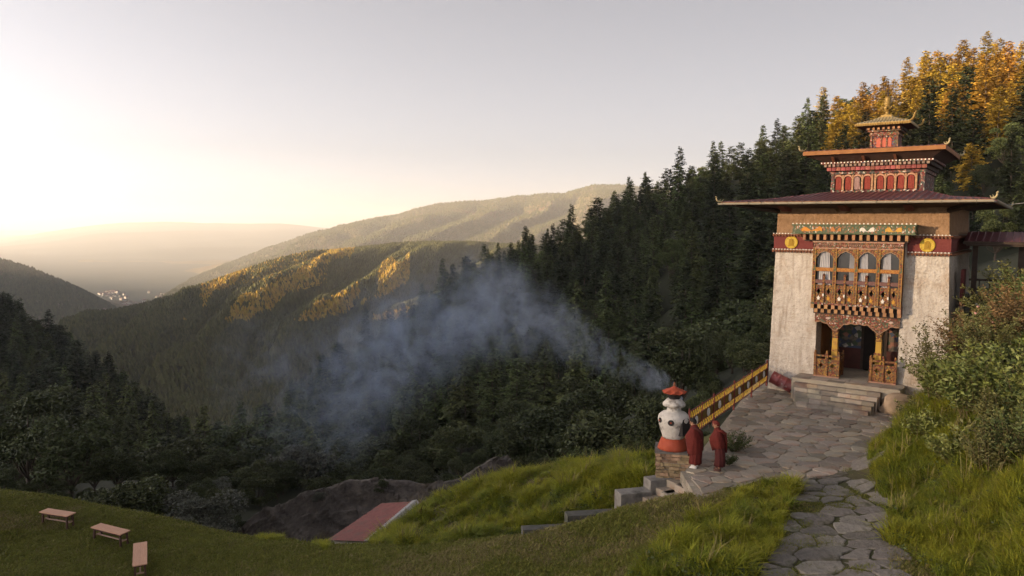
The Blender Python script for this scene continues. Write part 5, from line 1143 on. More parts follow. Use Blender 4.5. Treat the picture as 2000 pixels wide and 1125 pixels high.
def monk(p, face_az, label, hair, shoes, hunch, seed):
    """faces +x before turning"""
    e = thing('person', label, 'person', p, face_az, 'people in red robes by the burner'); s = seed
    H = 1.70; hd = Vector((.05 + hunch, 0, 1.585 - hunch * .4))
    sk = bpy.data.meshes.new('body'); V = [(0,0,.92),(0,0,1.12),(.02+hunch*.4,0,1.36),(.03+hunch*.7,0,1.47),(hd.x,0,1.56-hunch*.4),(hd.x+.01,0,1.66-hunch*.4), (.0,.10,.86),(.01,.10,.48),(-.02,.10,.08),(.13,.11,.035),(0,-.10,.86),(.01,-.10,.48),(-.02,-.10,.08),(.13,-.11,.035),
        (.02+hunch*.5,.15,1.35),(.05,.19,1.12),(.19,.12,1.04),(.26,.07,1.07),(.02+hunch*.5,-.15,1.35),(.05,-.19,1.12),(.19,-.12,1.04),(.26,-.07,1.07)]
    E = [(0,1),(1,2),(2,3),(3,4),(4,5),(0,6),(6,7),(7,8),(8,9),(0,10),(10,11),(11,12),(12,13),(2,14),(14,15),(15,16),(16,17),(2,18),(18,19),(19,20),(20,21)]
    Rr = [.13,.12,.14,.055,.085,.075,.085,.06,.042,.035,.085,.06,.042,.035,.065,.05,.04,.032,.065,.05,.04,.032]
    nb = len(V)
    for sd in (1, -1):      # five fingers on each hand, curled together
        b_ = 17 if sd > 0 else 21
        for k, (dx, dy, dz, L_) in enumerate([(.05,-.02,.03,.06),(.07,-.015,.015,.075),(.075,-.01,0,.08),(.07,-.005,-.015,.075),(.06,0,-.03,.06)]):
            a = V[b_]; V.append((a[0] + dx * .6, a[1] + dy * sd, a[2] + dz)); E.append((b_, len(V) - 1)); V.append((a[0] + dx + .02, a[1] + (dy - .03) * sd, a[2] + dz - .02)); E.append((len(V) - 2, len(V) - 1)); Rr += [.011, .009]
    sk.from_pydata(V, E, []); sk.materials.append(M_skin); o = obj('body', sk, e); o.modifiers.new('skin', 'SKIN'); sk.update()
    for k, r in enumerate(Rr): sk.skin_vertices[0].data[k].radius = (r, r); sk.skin_vertices[0].data[k].use_root = (k == 0)
    sb = o.modifiers.new('sub', 'SUBSURF'); sb.levels = sb.render_levels = 2; o.modifiers['skin'].use_smooth_shade = True
    hm = MB(); hm.lathe([(.02,-.125),(.055,-.115),(.075,-.07),(.088,-.01),(.092,.04),(.082,.085),(.055,.115),(.01,.127)], 16); hm.v = [(x * 1.08 + (.018 if z < -.03 and x > 0 else 0), y * .92, z) for x, y, z in hm.v]
    hm.path([(.095,0,.03),(.115,0,-.012),(.125,0,-.03),(.10,0,-.038)], [.008,.013,.017,.010], 6); hm.lathe([(.001,-.03),(.02,-.02),(.024,.005),(.016,.03),(.001,.035)], 8, (0,.088,0)); hm.lathe([(.001,-.03),(.02,-.02),(.024,.005),(.016,.03),(.001,.035)], 8, (0,-.088,0))
    h = hm.build('head', M_skin, e, True); h.location = hd; h.rotation_euler = (0, rad(14), 0)
    ey_ = MB(); ey_.lathe([(.001,-.007),(.012,0),(.001,.007)], 8, (.094,.032,.018)); ey_.lathe([(.001,-.007),(.012,0),(.001,.007)], 8, (.094,-.032,.018)); ey_.build('eyes', M_hair, h); MB().box(.088,.104,-.024,.024,-.072,-.064).build('mouth', mat('lips', (0.24,0.09,0.07)), h)
    hr = MB(); hr.lathe([(.086,-.03),(.098,.0),(.103,.05),(.092,.098),(.062,.13),(.01,.142)], 16); hr.v = [(x * 1.06 - .016, y * .95, z + (.03 if x > .04 else -.03 if x < -.05 else 0)) for x, y, z in hr.v]; hr.build('hair' if hair == 'hair' else 'cap', M_hair if hair == 'hair' else M_capr, h, True)
    big = hair == 'hair'; wx = 1.0 if big else .84
    sharp = lambda x: 1 - 2 * abs(math.sin(x)) ** .7
    fold = lambda t, k: 1 + (.075 * sharp(4.5 * t + s + 1.5 * k) + .045 * sharp(8 * t + 2 * s - 2 * k)) * (1 - .6 * k) + .02 * math.sin(3 * t)
    r = MB(); hu = hunch; zz = np.linspace(.15, 1.02, 12)
    ellip(r, [(-.01 + .02 * math.sin(5 * z + s), .015 * math.sin(4 * z), z + .03 * math.sin(0), (.215 - .02 * z) * wx, (.235 - .015 * z) * wx) for z in zz], 56, fold); r.build('skirt', M_robe if big else M_robe2, e, True)
    fold2 = lambda t, k: 1 + (.075 * sharp(3.5 * t + s + 5 * k) + .04 * sharp(7 * t - 6 * k)) * (1 - .85 * k)
    low_ = .50 if big else .80; r = MB()
    prof = [(low_, .235, .275), (low_ + .04, .245, .285), (.95, .235, .285), (1.08, .225, .285), (1.20, .20, .275), (1.30, .175, .26), (1.38, .145, .225), (1.43, .115, .165), (1.475, .08, .09), (1.495, .062, .066)]
    o_ = len(r.v); ellip(r, [(.035 + hu * max(0, z - .9), 0, z, rx * (.5 + .5 * wx), ry * (.5 + .5 * wx)) for z, rx, ry in prof], 56, fold2)
    r.v = [(x + (.10 * max(0, 1 - ((z - 1.05) / .2) ** 2) if x > .1 and abs(y) < .2 else 0), y, z - (.16 if y < 0 and z < low_ + .06 else 0)) for x, y, z in r.v]        # folded forearms under the cloth, longer hem on one side
    r.build('shawl', M_robe, e, True)
    r = MB(); r.path([(.10,.17,1.40),(-.06,.20,1.40),(-.17,.06,1.28),(-.20,-.02,1.0),(-.22,-.03,.62)], [.04,.055,.06,.055,.035], 8); r.build('robe_end', M_robe2 if big else M_robe, e, True)
    for sd in (1, -1):
        f = MB(); ellip(f, [(.05,.11*sd,0,.125,.045),(.05,.11*sd,.03,.13,.05),(.03,.11*sd,.065,.10,.045),(-.01,.11*sd,.10,.05,.04)], 14); f.build('shoe' if shoes == 'shoe' else 'sandal', M_shoe if shoes == 'shoe' else mat('sandal', (0.10,0.05,0.04)), e, True)
    return e
m1 = atz(1358, 913, .015); m2 = atz(1404, 918, .015)
monk((m1[0], m1[1], .012), rad(155), 'person with black hair in a long red robe and white shoes beside the burner', 'hair', 'shoe', .06, 1.0)
monk((m2[0], m2[1], .012), rad(165), 'person in a red cap and red shawl standing behind the other', 'cap', 'sandal', .08, 2.4)

# ---- painted metal fence
M_fr = mat('maroon_ironwork', (0.14,0.03,0.025), (0.19,0.045,0.035), 5, 0.6); M_fy = mat('yellow_scroll', (0.58,0.33,0.03), (0.66,0.42,0.05), 6, 0.55); M_fe = mat('olive_backing', (0.16,0.10,0.02), (0.20,0.13,0.03), 4, 0.8); M_fw = mat('white_emblem', (0.74,0.72,0.68))
f0 = np.array(atz(1352, 877, 0)); f0 = np.array([6.75, 27.6, 0]); f1 = np.array([13.25, 38.0, 0]); fl = np.linalg.norm(f1 - f0); fa = math.atan2(f1[1] - f0[1], f1[0] - f0[0])
fen = thing('ornate_fence', 'maroon and yellow ironwork fence with white round emblems along the terrace edge', 'fence', tuple(f0), fa)
NP = 8; pw = fl / NP
def scroll_mesh(w_, h, flip):
    b = MB(); n = 6
    for i in range(n):
        x = w_ * (i + .5) / n; s_ = 1 if (i % 2) ^ flip else -1
        pts = [(x + s_ * .055 * math.cos(t) * (1 - .12 * k), 0, h / 2 + .085 * math.sin(t) * (1 - .1 * k)) for k, t in enumerate(np.linspace(-2.4, 3.2, 9))]; b.path(pts, .016, 4)
        b.path([(x - .09, 0, .02), (x - .02, 0, h * .5), (x + .09, 0, h - .02)], .015, 4)
    return b.mesh('scroll', M_fy)
sm0, sm1 = scroll_mesh(pw - .06, .30, 0), scroll_mesh(pw - .06, .30, 1)
em = MB()
for k in range(24):
    t0, t1 = 2 * math.pi * k / 24, 2 * math.pi * (k + 1) / 24; em.tube((.15 * math.cos(t0), 0, .15 * math.sin(t0)), (.15 * math.cos(t1), 0, .15 * math.sin(t1)), .022, n=5, cap=False)
em.path([(.0,-.01,.14),(.075,-.01,.06),(-.075,-.01,-.06),(.0,-.01,-.14)], .022, 5); em.path([(-.10,-.01,.05),(-.03,-.01,.10)], .018, 5); em.path([(.10,-.01,-.05),(.03,-.01,-.10)], .018, 5); em.lathe([(.001,-.025),(.04,0),(.001,.025)], 8); em = em.mesh('emblem', M_fw)
postm = MB().box(-.035, .035, -.035, .035, .0, 1.25); postm.lathe([(.02,0),(.045,.03),(.045,.06),(.015,.10),(.001,.13)], 8, (0, 0, 1.25)); postm = postm.mesh('post', M_fr); thinm = MB().box(-.018, .018, -.02, .02, .22, 1.24); thinm.lathe([(.012,0),(.03,.025),(.012,.06),(.001,.075)], 8, (0, 0, 1.24)); thinm = thinm.mesh('post', M_fr)
for k in range(NP + 1): obj('post', postm if k % 2 == 0 else thinm, fen, (k * pw, 0, 0))
for k in range(NP):
    x = k * pw + .03; fr_ = MB()
    for z in (.22, .54, .90, 1.20): fr_.box(x, x + pw - .06, -.015, .015, z, z + .035)
    pn = fr_.build('panel_frame', M_fr, fen); obj('scroll', sm0, pn, (x, -.005, .575 - .32)); obj('scroll', sm1, pn, (x, -.005, .915)); obj('emblem', em, pn, (x + pw / 2 - .03, -.03, .735)); MB().box(x, x + pw - .06, .016, .024, .577, .898).build('backing', M_fe, pn)
pl_ = MB().box(-.12, .12, -.12, .12, 0, 1.35).build('stone_post', M_concd, fen); pl_.location = (fl + .2, 0, 0)
# ---- fallen red drum by the tower corner, with a plank
dp = TW(-2.95, -.75, -1.0)
dm = thing('metal_drum', 'dented maroon metal drum lying tilted against the tower corner', 'drum', (dp[0], dp[1], 0.02), rad(-30))
b = MB(); b.lathe([(.30,-.55),(.33,-.55),(.33,-.52),(.315,-.50),(.315,-.2),(.33,-.18),(.315,-.16),(.315,.16),(.33,.18),(.315,.2),(.315,.5),(.33,.52),(.33,.55),(.30,.55),(.29,.50),(.01,.50)], 24, mod=lambda t, k: 1 + .02 * math.sin(8 * t)); o = b.build('shell', mat('drum_paint', (0.19,0.035,0.035), (0.24,0.055,0.05), 5, 0.42, c3=(0.42,0.34,0.32), s3=2.6, spec=.5), dm, True); o.location = (0, 0, .55); o.rotation_euler = (0, rad(113), 0)
b = MB(); b.lathe([(.001,0),(.29,0),(.29,.01),(.001,.012)], 20); o2 = b.build('open_end', M_soot_hollow, o); o2.location = (0, 0, .535)  # near-black disc stands for the shaded inside of the drum
b = MB().box(-.06, .06, -.55, .55, -.03, .03); o = b.build('wood_plank', mat('plank', (0.36,0.18,0.08), (0.28,0.13,0.06), 4, .8, stretch=(6, 1, 6)), None, label='short wooden plank leaning by the fallen drum', cat='plank'); pp = TW(-2.15, -1.0, -.78); o.location = pp; o.rotation_euler = (rad(-26), 0, rad(25))
# ---- dark shrub clump on the terrace behind the people
# ---- stepped concrete parapet and the small stone stairs
wl = thing('concrete_parapet', 'stepped grey concrete parapet descending the slope beside the small stairs', 'parapet', (0, 0, 0))
def block(u0, v0, u1, v1, Y0, Y1, dep, hgt, m, name='block'):
    """top front edge from (u0,v0) to (u1,v1)"""
    a, b_ = at(u0, v0, Y0), at(u1, v1, Y1); zt = (a[2] + b_[2]) / 2; d = np.array([b_[0] - a[0], b_[1] - a[1]]); L_ = np.linalg.norm(d); d /= L_; nn = np.array([-d[1], d[0]]); nn = nn if nn[1] > 0 else -nn
    B_ = MB(); base = [a[:2], b_[:2], b_[:2] + nn * dep, a[:2] + nn * dep]; cen = sum(base) / 4; V = [(*p, zt - hgt) for p in base] + [(*p, zt - .03) for p in base] + [(*(cen + (p - cen) * (1 - .03 / max(.2, L_))), zt) for p in base]
    F = [(4 * k + i, 4 * k + (i + 1) % 4, 4 * k + 4 + (i + 1) % 4, 4 * k + 4 + i) for k in range(2) for i in range(4)] + [(8, 9, 10, 11)]; B_.add(V, F); return B_.build(name, m, wl)
block(1271, 938, 1321, 936, 24.9, 25.2, .52, 1.2, M_conc); block(1213, 970, 1274, 957, 24.5, 24.8, .55, 1.2, M_conc); block(1109, 1011, 1207, 1000, 24.1, 24.4, .45, 1.0, M_concd); block(1021, 1040, 1107, 1027, 24.4, 24.6, .40, .9, M_concd)
ss = thing('stone_stairs', 'small rough stone stairs going down from the terrace past the burner', 'stairs', (0, 0, 0))
for k, (u0, v0, u1, v1, Y) in enumerate([(1348,960,1372,985,24.6),(1318,958,1352,990,24.7),(1297,962,1322,996,24.6),(1268,972,1300,1004,24.4)]):
    for j in range(2):
        t0, t1 = j / 2 + .03, (j + 1) / 2 - .03; a = at(u0 + (u1 - u0) * t0, v0 + (v1 - v0) * t0, Y + .5 - 1.0 * t0); b_ = at(u0 + (u1 - u0) * t1, v0 + (v1 - v0) * t1, Y + .5 - 1.0 * t1); z = -.30 - .24 * k
        B_ = MB(); B_.box(-.28, .28, -.36, .36, -.5, 0); o = B_.build('step_slab', M_stone, ss); c_ = (a + b_) / 2; o.location = (c_[0], c_[1], z); o.rotation_euler = (0, 0, rad(28 + 5 * R_.random()))
# ---- benches
M_bt = mat('bench_top', (0.50,0.27,0.17), (0.58,0.33,0.22), 3, 0.6, 0.1, 20, stretch=(1, 8, 8)); M_bl = mat('bench_leg', (0.06,0.03,0.022), (0.08,0.04,0.03), 5, 0.7); M_bs = mat('bench_stretcher', (0.40,0.27,0.20), (0.34,0.22,0.16), 5, 0.7)
def bench(A, B_, wid, label):
    """seat's long axis runs between the ground points under its ends"""
    c_ = (A + B_) / 2; L_ = float(np.hypot(*(B_ - A)[:2])); e = thing('wooden_bench', label, 'bench', tuple(c_), math.atan2(B_[1] - A[1], B_[0] - A[0]), 'wooden benches on the lawn'); h = .50
    for k in range(2): MB().box(-L_ / 2, L_ / 2, -wid / 2 + k * wid / 2 + .002, -wid / 2 + (k + 1) * wid / 2 - .002, h - .035, h).build('seat_board', M_bt, e)
    MB().box(-L_ / 2 + .08, L_ / 2 - .08, -wid / 2 + .04, wid / 2 - .04, h - .10, h - .036).build('apron', M_bl, e)
    for sx in (-1, 1):
        for sy in (-1, 1): MB().frustum((sx * (L_ / 2 - .08) - .03, sx * (L_ / 2 - .08) + .03, sy * (wid / 2 - .06) - .03, sy * (wid / 2 - .06) + .03), -.12, (sx * (L_ / 2 - .11) - .03, sx * (L_ / 2 - .11) + .03, sy * (wid / 2 - .08) - .03, sy * (wid / 2 - .08) + .03), h - .04).build('leg', M_bl, e)
        MB().box(sx * (L_ / 2 - .09) - .018, sx * (L_ / 2 - .09) + .018, -wid / 2 + .06, wid / 2 - .06, .16, .20).build('stretcher', M_bs, e)
    MB().box(-L_ / 2 + .09, L_ / 2 - .09, -.02, .02, .161, .199).build('stretcher', M_bs, e); return e
def bg(u, v): 
    """ground point under a pixel"""
    Y = 20.0
    for _ in range(60):
        p = at(u, v, Y); Y += (p[2] - gz(p[0], p[1])) * 1.2
    p = at(u, v, Y); return np.array([p[0], p[1], gz(p[0], p[1])])
a, b_ = bg(86, 1018), bg(141, 1032); bench(a, b_, .40, 'wooden bench with pale top standing farthest out near the lawn edge')
a, b_ = bg(188, 1049), bg(246, 1068); bench(a, b_, .42, 'wooden bench with pale top between the other two benches')
a, b_ = bg(275, 1088), bg(274, 1130); bench(a, b_, .44, 'wooden bench turned end on, cut by the picture border')
# ---- red roofed hut below the slope
e0, e1 = at(642, 1057, 38.0), at(745, 983, 43.1); g0, g1 = at(722, 1064, 35.6), at(812, 981, 40.9); ze = (e0[2] + e1[2]) / 2; zr = ze + 1.0
e0[2] = e1[2] = ze; g0[2] = g1[2] = zr; hut = thing('tin_roofed_hut', 'small hut below the slope with red sheet roof and pale ridge strip', 'hut', (0, 0, 0))
M_rr = mat('red_sheet', (0.15,0.034,0.026), (0.24,0.066,0.052), 2.6, 0.6, 0.0, c3=(0.13,0.055,0.04), s3=1.3, spec=.35); r = MB(); n = 26
P4 = np.array([e0, g0, g1, e1])
for i in range(n):
    t0, t1 = i / n, (i + 1) / n
    for k, (ta, tb, ha, hb) in enumerate([(t0, t0 + .5 / n, 0, .085), (t0 + .5 / n, t1, .085, 0)]):
        A_ = e0 + (e1 - e0) * ta; B_ = e0 + (e1 - e0) * tb; C_ = g0 + (g1 - g0) * tb; D_ = g0 + (g1 - g0) * ta; up = np.array([0, 0, 1.0]); r.add([A_ + up * ha, B_ + up * hb, C_ + up * hb, D_ + up * ha], [(0, 3, 2, 1)])
ro = r.build('roof_sheet', M_rr, hut); dv = (g0 - e0) / np.linalg.norm(g0 - e0); lng = (g1 - g0) / np.linalg.norm(g1 - g0)
far = np.array([dv[0], dv[1], -dv[2] * .8]); r = MB(); r.add([g0, g0 + far * 1.1, g1 + far * 1.1, g1], [(0, 1, 2, 3)]); r.build('roof_sheet', M_rr, hut)
r = MB(); u3 = np.array([0, 0, .05]); r.add([g0 - dv * .42 - lng * .1 + u3, g0 - lng * .1 + u3 * 2.2, g1 + lng * .1 + u3 * 2.2, g1 - dv * .42 + lng * .1 + u3, g0 + far * .30 - lng * .1 + u3, g1 + far * .30 + lng * .1 + u3], [(0, 1, 2, 3), (1, 4, 5, 2)]); r.build('ridge_strip', mat('ridge_strip', (0.30,0.30,0.30), (0.42,0.40,0.38), 3, .6), hut)
r = MB(); ctr = (e0 + e1 + g0 + g1) / 4; W_ = [ctr + (p - ctr) * .9 for p in (e0, g0, g1, e1)]; r.add([tuple(p - [0, 0, 3.5]) for p in W_] + [tuple(p - [0, 0, .12]) for p in W_], [(0, 1, 5, 4), (1, 2, 6, 5), (2, 3, 7, 6), (3, 0, 4, 7)]); r.build('wall', mat('hut_wall', (0.5,0.46,0.40), (0.42,0.38,0.33), 2, .9), hut)
# ---- the long sloping rock
rk = [(440,1052,1100,50),(520,1002,1095,56),(600,960,1090,60),(680,942,1085,63),(760,940,1075,64),(830,948,1060,64),(900,930,1040,66),(960,903,1010,68),(990,890,975,69),(1003,905,950,69)]
cols = []; uu = np.linspace(440, 1003, 170)
for u in uu:
    tv = np.interp(u, [k[0] for k in rk], [k[1] for k in rk]) + 5 * fbm(u / 30., 0.3, 5, 4); Yt = np.interp(u, [k[0] for k in rk], [k[3] for k in rk]); tp = at(u, tv, Yt); c_ = []
    for k, t in enumerate(np.linspace(0, 1, 70)):
        if t < .2: p = tp + np.array([0, (0.2 - t) * 30, -(.2 - t) ** 1.5 * 60])
        else:
            s_ = (t - .2) / .8; p = tp + np.array([s_ * 1.2, -s_ * 16, -s_ * 6.5 - 1.8 * math.sin(s_ * 3.1)])
        st = (p[2] * .55 + p[0] * .16 + 1.2 * fbm(p[0] / 6, p[1] / 6, 70, 3)); st = st - np.floor(st); nz = fbm(p[0] / 4.5 + p[2] * .3, p[1] / 2.0, 71, 6) + .16 * (st ** 3) + .30 * abs(fbm(p[0] / 1.7 + p[2] * .8, p[1] / 1.1, 73, 4)); p = p + np.array([.4 * nz, -1.7 * nz, 2.1 * nz]); c_.append(p)
    cols.append(c_)
RG = np.array(cols).transpose(1, 0, 2)
M_rock = mat('dark_rock', (0.060,0.051,0.046), (0.17,0.145,0.125), 0.9, 0.9, 1.0, 1.6, c3=(0.13,0.10,0.055), s3=0.16, bdist=.4, stretch=(1, .5, 1.6))
obj('rock_outcrop', np_mesh('rock_outcrop', RG.reshape(-1, 3), grid_faces(70, 170), M_rock, False), label='long dark sloping rock outcrop beyond the lawn', cat='rock')
# ---- little gilded spire in the trees, the far red roofed house and the valley town
p = at(279, 962, 95); sps = MB().lathe([(.5,-3),(.5,0),(.75,.05),(.6,.3),(.35,.5),(.42,.7),(.22,.9),(.12,1.2),(.16,1.4),(.05,1.6),(.02,2.1)], 10); sps.build('stupa_spire', mat('pale_gilt', (0.6,0.55,0.42), (0.5,0.44,0.3), 5, .5), None, True, label='tiny pale stupa spire among the dark trees', cat='stupa').location = tuple(p)
p = at(108, 645, 1420); hs_ = thing('hillside_house', 'small white house with red roof above the dark slope', 'house', tuple(p), rad(20)); hs_.scale = (1.9, 1.9, 1.9); MB().box(-2.6, 2.6, -2, 2, -4, 3.0).build('wall', mat('house_wall', (0.45,0.42,0.38)), hs_); MB().frustum((-3.2, 3.2, -2.6, 2.6), 3.0, (-1.2, 1.2, -.3, .3), 4.4).build('roof', mat('house_roof', (0.30,0.07,0.05)), hs_)
for x in (-1.6, 0, 1.6): MB().box(x - .35, x + .35, -2.05, -2.0, .8, 2.2).build('window', M_glass, hs_)
vg = VG[4:38].reshape(-1, 3); vu, vv = pix(vg)
hb = MB().box(-7, 7, -6, 6, -1, 8); hb.cur = 1; hb.frustum((-8, 8, -7, 7), 8.01, (-4, 4, -.5, .5), 11); hm1 = hb.mesh('town_house', [mat('town_wall', (0.50,0.47,0.43)), mat('town_roof', (0.22,0.13,0.11), rnd=.5)]); q = np.random.RandomState(3); nh = 0
for k in range(900):
    if nh >= 190: break
    c_ = [(300,597,38,9),(240,600,40,8),(170,628,45,8),(130,650,30,8),(330,580,40,6),(215,575,30,7)][q.randint(6)]; u = c_[0] + q.normal(0, c_[2] * .55); v = c_[1] + q.normal(0, c_[3] * .7)
    if not (60 < u < 420) or v < 562 or v > 668: continue
    p = atz(u, v, -436)
    if p[1] < 2200 or p[1] > 7500: continue
    o = obj('town_house', hm1, None, tuple(p), q.uniform(0, 3.1), label='tiny pale house of the town on the valley floor', cat='house', group='houses of the valley town'); s_ = q.uniform(.6, 1.4); o.scale = (s_, s_, s_ * q.uniform(.7, 1.4)); nh += 1

for c_ in ((168,632,40,8,34),(130,652,24,7,18),(195,614,16,5,16),(215,575,20,6,8)):
    for k in range(c_[4]):
        u = c_[0] + q.normal(0, c_[2] * .5); v = c_[1] + q.normal(0, c_[3] * .6); j = int(np.argmin((vu - u) ** 2 + (vv - v) ** 2)); p = vg[j] + np.array([q.uniform(-12, 12), q.uniform(-12, 12), .5])
        if (vu[j] - u) ** 2 + (vv[j] - v) ** 2 > 200: continue
        o = obj('town_house', hm1, None, tuple(p), q.uniform(0, 3.1), label='tiny pale house at the foot of the shaded hill', cat='house', group='houses at the foot of the shaded hill'); s_ = q.uniform(.6, 1.2); o.scale = (s_, s_, s_)
# ================================================================== SHRUBS OF THE BANK
q = np.random.RandomState(61)
M_sh1 = mat('rose_leaves', (0.105,0.135,0.028), (0.18,0.19,0.05), 3, 0.55, rnd=0.2, attr='cv', spec=0.35); M_sh2 = mat('bush_leaves', (0.085,0.090,0.028), (0.14,0.13,0.042), 3, 0.6, rnd=0.2, attr='cv'); M_sh3 = mat('russet_leaves', (0.12,0.072,0.03), (0.16,0.10,0.04), 3, 0.65, rnd=0.2, attr='cv'); M_sh4 = mat('juniper', (0.055,0.075,0.022), (0.085,0.105,0.03), 2, 0.7, rnd=0.2, attr='cv')
M_stem = mat('stems', (0.13,0.10,0.05), (0.18,0.14,0.06), 6, 0.8); M_pink = mat('pink_petals', (0.62,0.30,0.28), (0.68,0.40,0.36), 8, 0.6)
def shrub(p, H, R, nst, leaf, per, m, label, seed, upright=.7, cat='shrub', name='shrub', blooms=0, wide=1.0):
    q = np.random.RandomState(seed); e = thing(name, label, cat, tuple(p)); st = MB(); C, D, W, A = [], [], [], []
    tips = []
    for k in range(nst):
        a = q.uniform(0, 6.28); ln = H * q.uniform(.55, 1.1); out = R * q.uniform(.25, 1.0); b = np.array([R * .3 * math.cos(a) * q.rand(), R * .3 * math.sin(a) * q.rand(), -.1]); tip = np.array([out * math.cos(a), out * math.sin(a), ln * (upright + (1 - upright) * q.rand()) * (1 - .25 * (out / R) ** 2)]); mid = (b + tip) / 2 + np.array([0, 0, .18 * ln])
        st.path([b, mid, tip], [.012, .008, .003], 4); tips.append(tip)
        for j in range(per):
            t = q.uniform(.22, 1.0); pt = (1 - t) ** 2 * b + 2 * t * (1 - t) * mid + t * t * tip; d = q.normal(0, 1, 3); d[2] = abs(d[2]) * .6; d /= np.linalg.norm(d); w = np.cross(d, q.normal(0, 1, 3)); w /= np.linalg.norm(w); s = leaf * q.uniform(.6, 1.3)
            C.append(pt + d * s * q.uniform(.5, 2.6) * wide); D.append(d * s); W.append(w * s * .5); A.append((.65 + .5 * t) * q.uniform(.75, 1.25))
    V, F = quads_from(np.array(C), np.array(D), np.array(W)); o = obj('foliage', np_mesh('foliage', V, F, m, False, np.repeat(A, 4)), e, kind='stuff'); st.build('stems', M_stem, e)
    for k in range(blooms):
        t = tips[k * 3 % len(tips)]; f = MB()
        for i in range(6):
            aa = i * math.pi / 3; f.add([(0, 0, 0), (.05 * math.cos(aa - .5), .05 * math.sin(aa - .5), .035), (.065 * math.cos(aa), .065 * math.sin(aa), .06), (.05 * math.cos(aa + .5), .05 * math.sin(aa + .5), .035)], [(0, 1, 2, 3)])
        f.lathe([(.02, 0), (.045, .03), (.03, .06), (.001, .07)], 8); fo = f.build('bloom', M_pink, e); fo.location = tuple(t)
    return e
def gp(u, v, Y): p = at(u, v, Y); return np.array([p[0], p[1], gz(p[0], p[1])])
for (u, v, Y, H, R, nst, lf, per, m, lab, bl) in [
        (1835,790,28.5,3.0,1.25,46,.045,70,M_sh2,'tall feathery bush in front of the right tower wall',0), (1885,760,28.2,2.6,1.1,40,.045,70,M_sh3,'reddish bush with pink blooms behind the feathery one',2),
        (1800,830,26.6,1.5,.9,34,.045,60,M_sh2,'low dusky bush hanging over the boulder',0), (1850,860,24.5,1.5,.9,26,.075,34,M_sh1,'leafy rose bush with a pink bloom at the top of the grass bank',1),
        (1900,850,23.2,2.2,.9,26,.075,38,M_sh1,'tall leafy rose bush with yellow stems',1), (1960,800,23.0,2.2,1.0,28,.07,38,M_sh1,'broad leafy bush right of the tall rose',0),
        (1935,760,26.0,2.2,1.2,36,.05,60,M_sh2,'dark fine leaved bush behind the rose bushes',1), (1985,730,26.5,2.6,1.2,36,.05,64,M_sh3,'russet twiggy bush high on the bank',0),
        (2010,790,21.5,1.7,.9,26,.07,36,M_sh1,'leafy bush at the right border of the bank',0), (1870,920,21.2,.9,.7,24,.06,34,M_sh1,'low leafy plant in the grass below the roses',0), (1960,900,20.3,1.0,.8,24,.06,34,M_sh2,'tangled dry plant in the grass of the bank',0),
        (1800,880,23.8,.8,.6,22,.055,34,M_sh1,'small leafy weed on the edge of the grass bank',0), (1900,720,30.5,2.0,1.3,36,.05,60,M_sh2,'olive bush under the side gallery',0), (1945,690,32,2.0,1.4,36,.055,60,M_sh2,'shadowed bush at the foot of the garden wall',0), (2015,690,29,2.4,1.3,34,.055,60,M_sh4,'green bush above the russet one',0), (1985,660,33,2.4,1.5,36,.055,60,M_sh2,'dim bush behind the russet one',0)]:
    shrub(gp(u, v, Y), H * 1.12, R * 1.3, int(nst * 1.35), lf * 1.1, int(per * 1.3), m, lab, int(u * 7 + v), blooms=bl)
for k, (u, v, Y) in enumerate([(1880,800,25.5),(1925,830,24),(1990,850,21.5),(1830,845,25.2),(1945,870,22),(1995,760,24),(1915,790,25),(1860,830,25.6),(1975,940,19.2),(2010,890,19.8),(1930,950,19.4),(1965,720,28.5),(2000,620,33),(1920,660,33)]):
    m, lab = [(M_sh1, 'tangled leafy bush filling the grassy bank'), (M_sh2, 'dull fine leaved bush filling the grassy bank'), (M_sh4, 'feathery green bush filling the grassy bank')][k % 3]
    e = shrub(gp(u, v, Y), q.uniform(1.2, 2.0), q.uniform(.9, 1.3), 40, (.07, .05, .05)[k % 3], 55, m, lab, 900 + k); e['group'] = 'bushes filling the grassy bank'
# juniper scrub behind the burner, weeds on the terrace, dry weeds by the hut
for (u, v, Y, H, R, lab) in [(1120,905,33.5,1.7,1.5,'feathery juniper scrub at the top of the bright grass slope'), (1185,895,33.5,1.5,1.4,'feathery juniper scrub beside the burner slope'), (1245,885,32.5,1.5,1.3,'dark juniper scrub just left of the burner'), (1090,920,34.5,1.2,1.1,'low juniper scrub above the rock tip'), (1210,880,36,2.0,1.6,'tall scrub behind the juniper scrub')]:
    shrub(gp(u, v, Y), H, R, 46, .05, 70, M_sh4, lab, int(u * 3 + v), .8, wide=1.3)
shrub(np.array([*atz(1432, 880, 0)[:2], 0]), .75, .75, 34, .035, 60, M_sh4, 'low dark green plant on the paving behind the people', 5, .6, 'plant', 'plant'); shrub(np.array([*atz(1420, 905, 0)[:2], 0]), .4, .45, 24, .03, 50, M_sh4, 'small weed on the paving at the feet of the people', 6, .6, 'plant', 'plant')
for u, v, Y, lab in ((770,1040,35.5,'dry weeds leaning over the ridge of the red roof'), (735,1060,34,'withered stalks at the near end of the red roof'), (800,1010,38,'dry brush at the far end of the red roof')):
    p = gp(u, v, Y); shrub(p, 1.5, .9, 30, .03, 22, M_sh3, lab, int(u), .7, 'weeds', 'weeds')
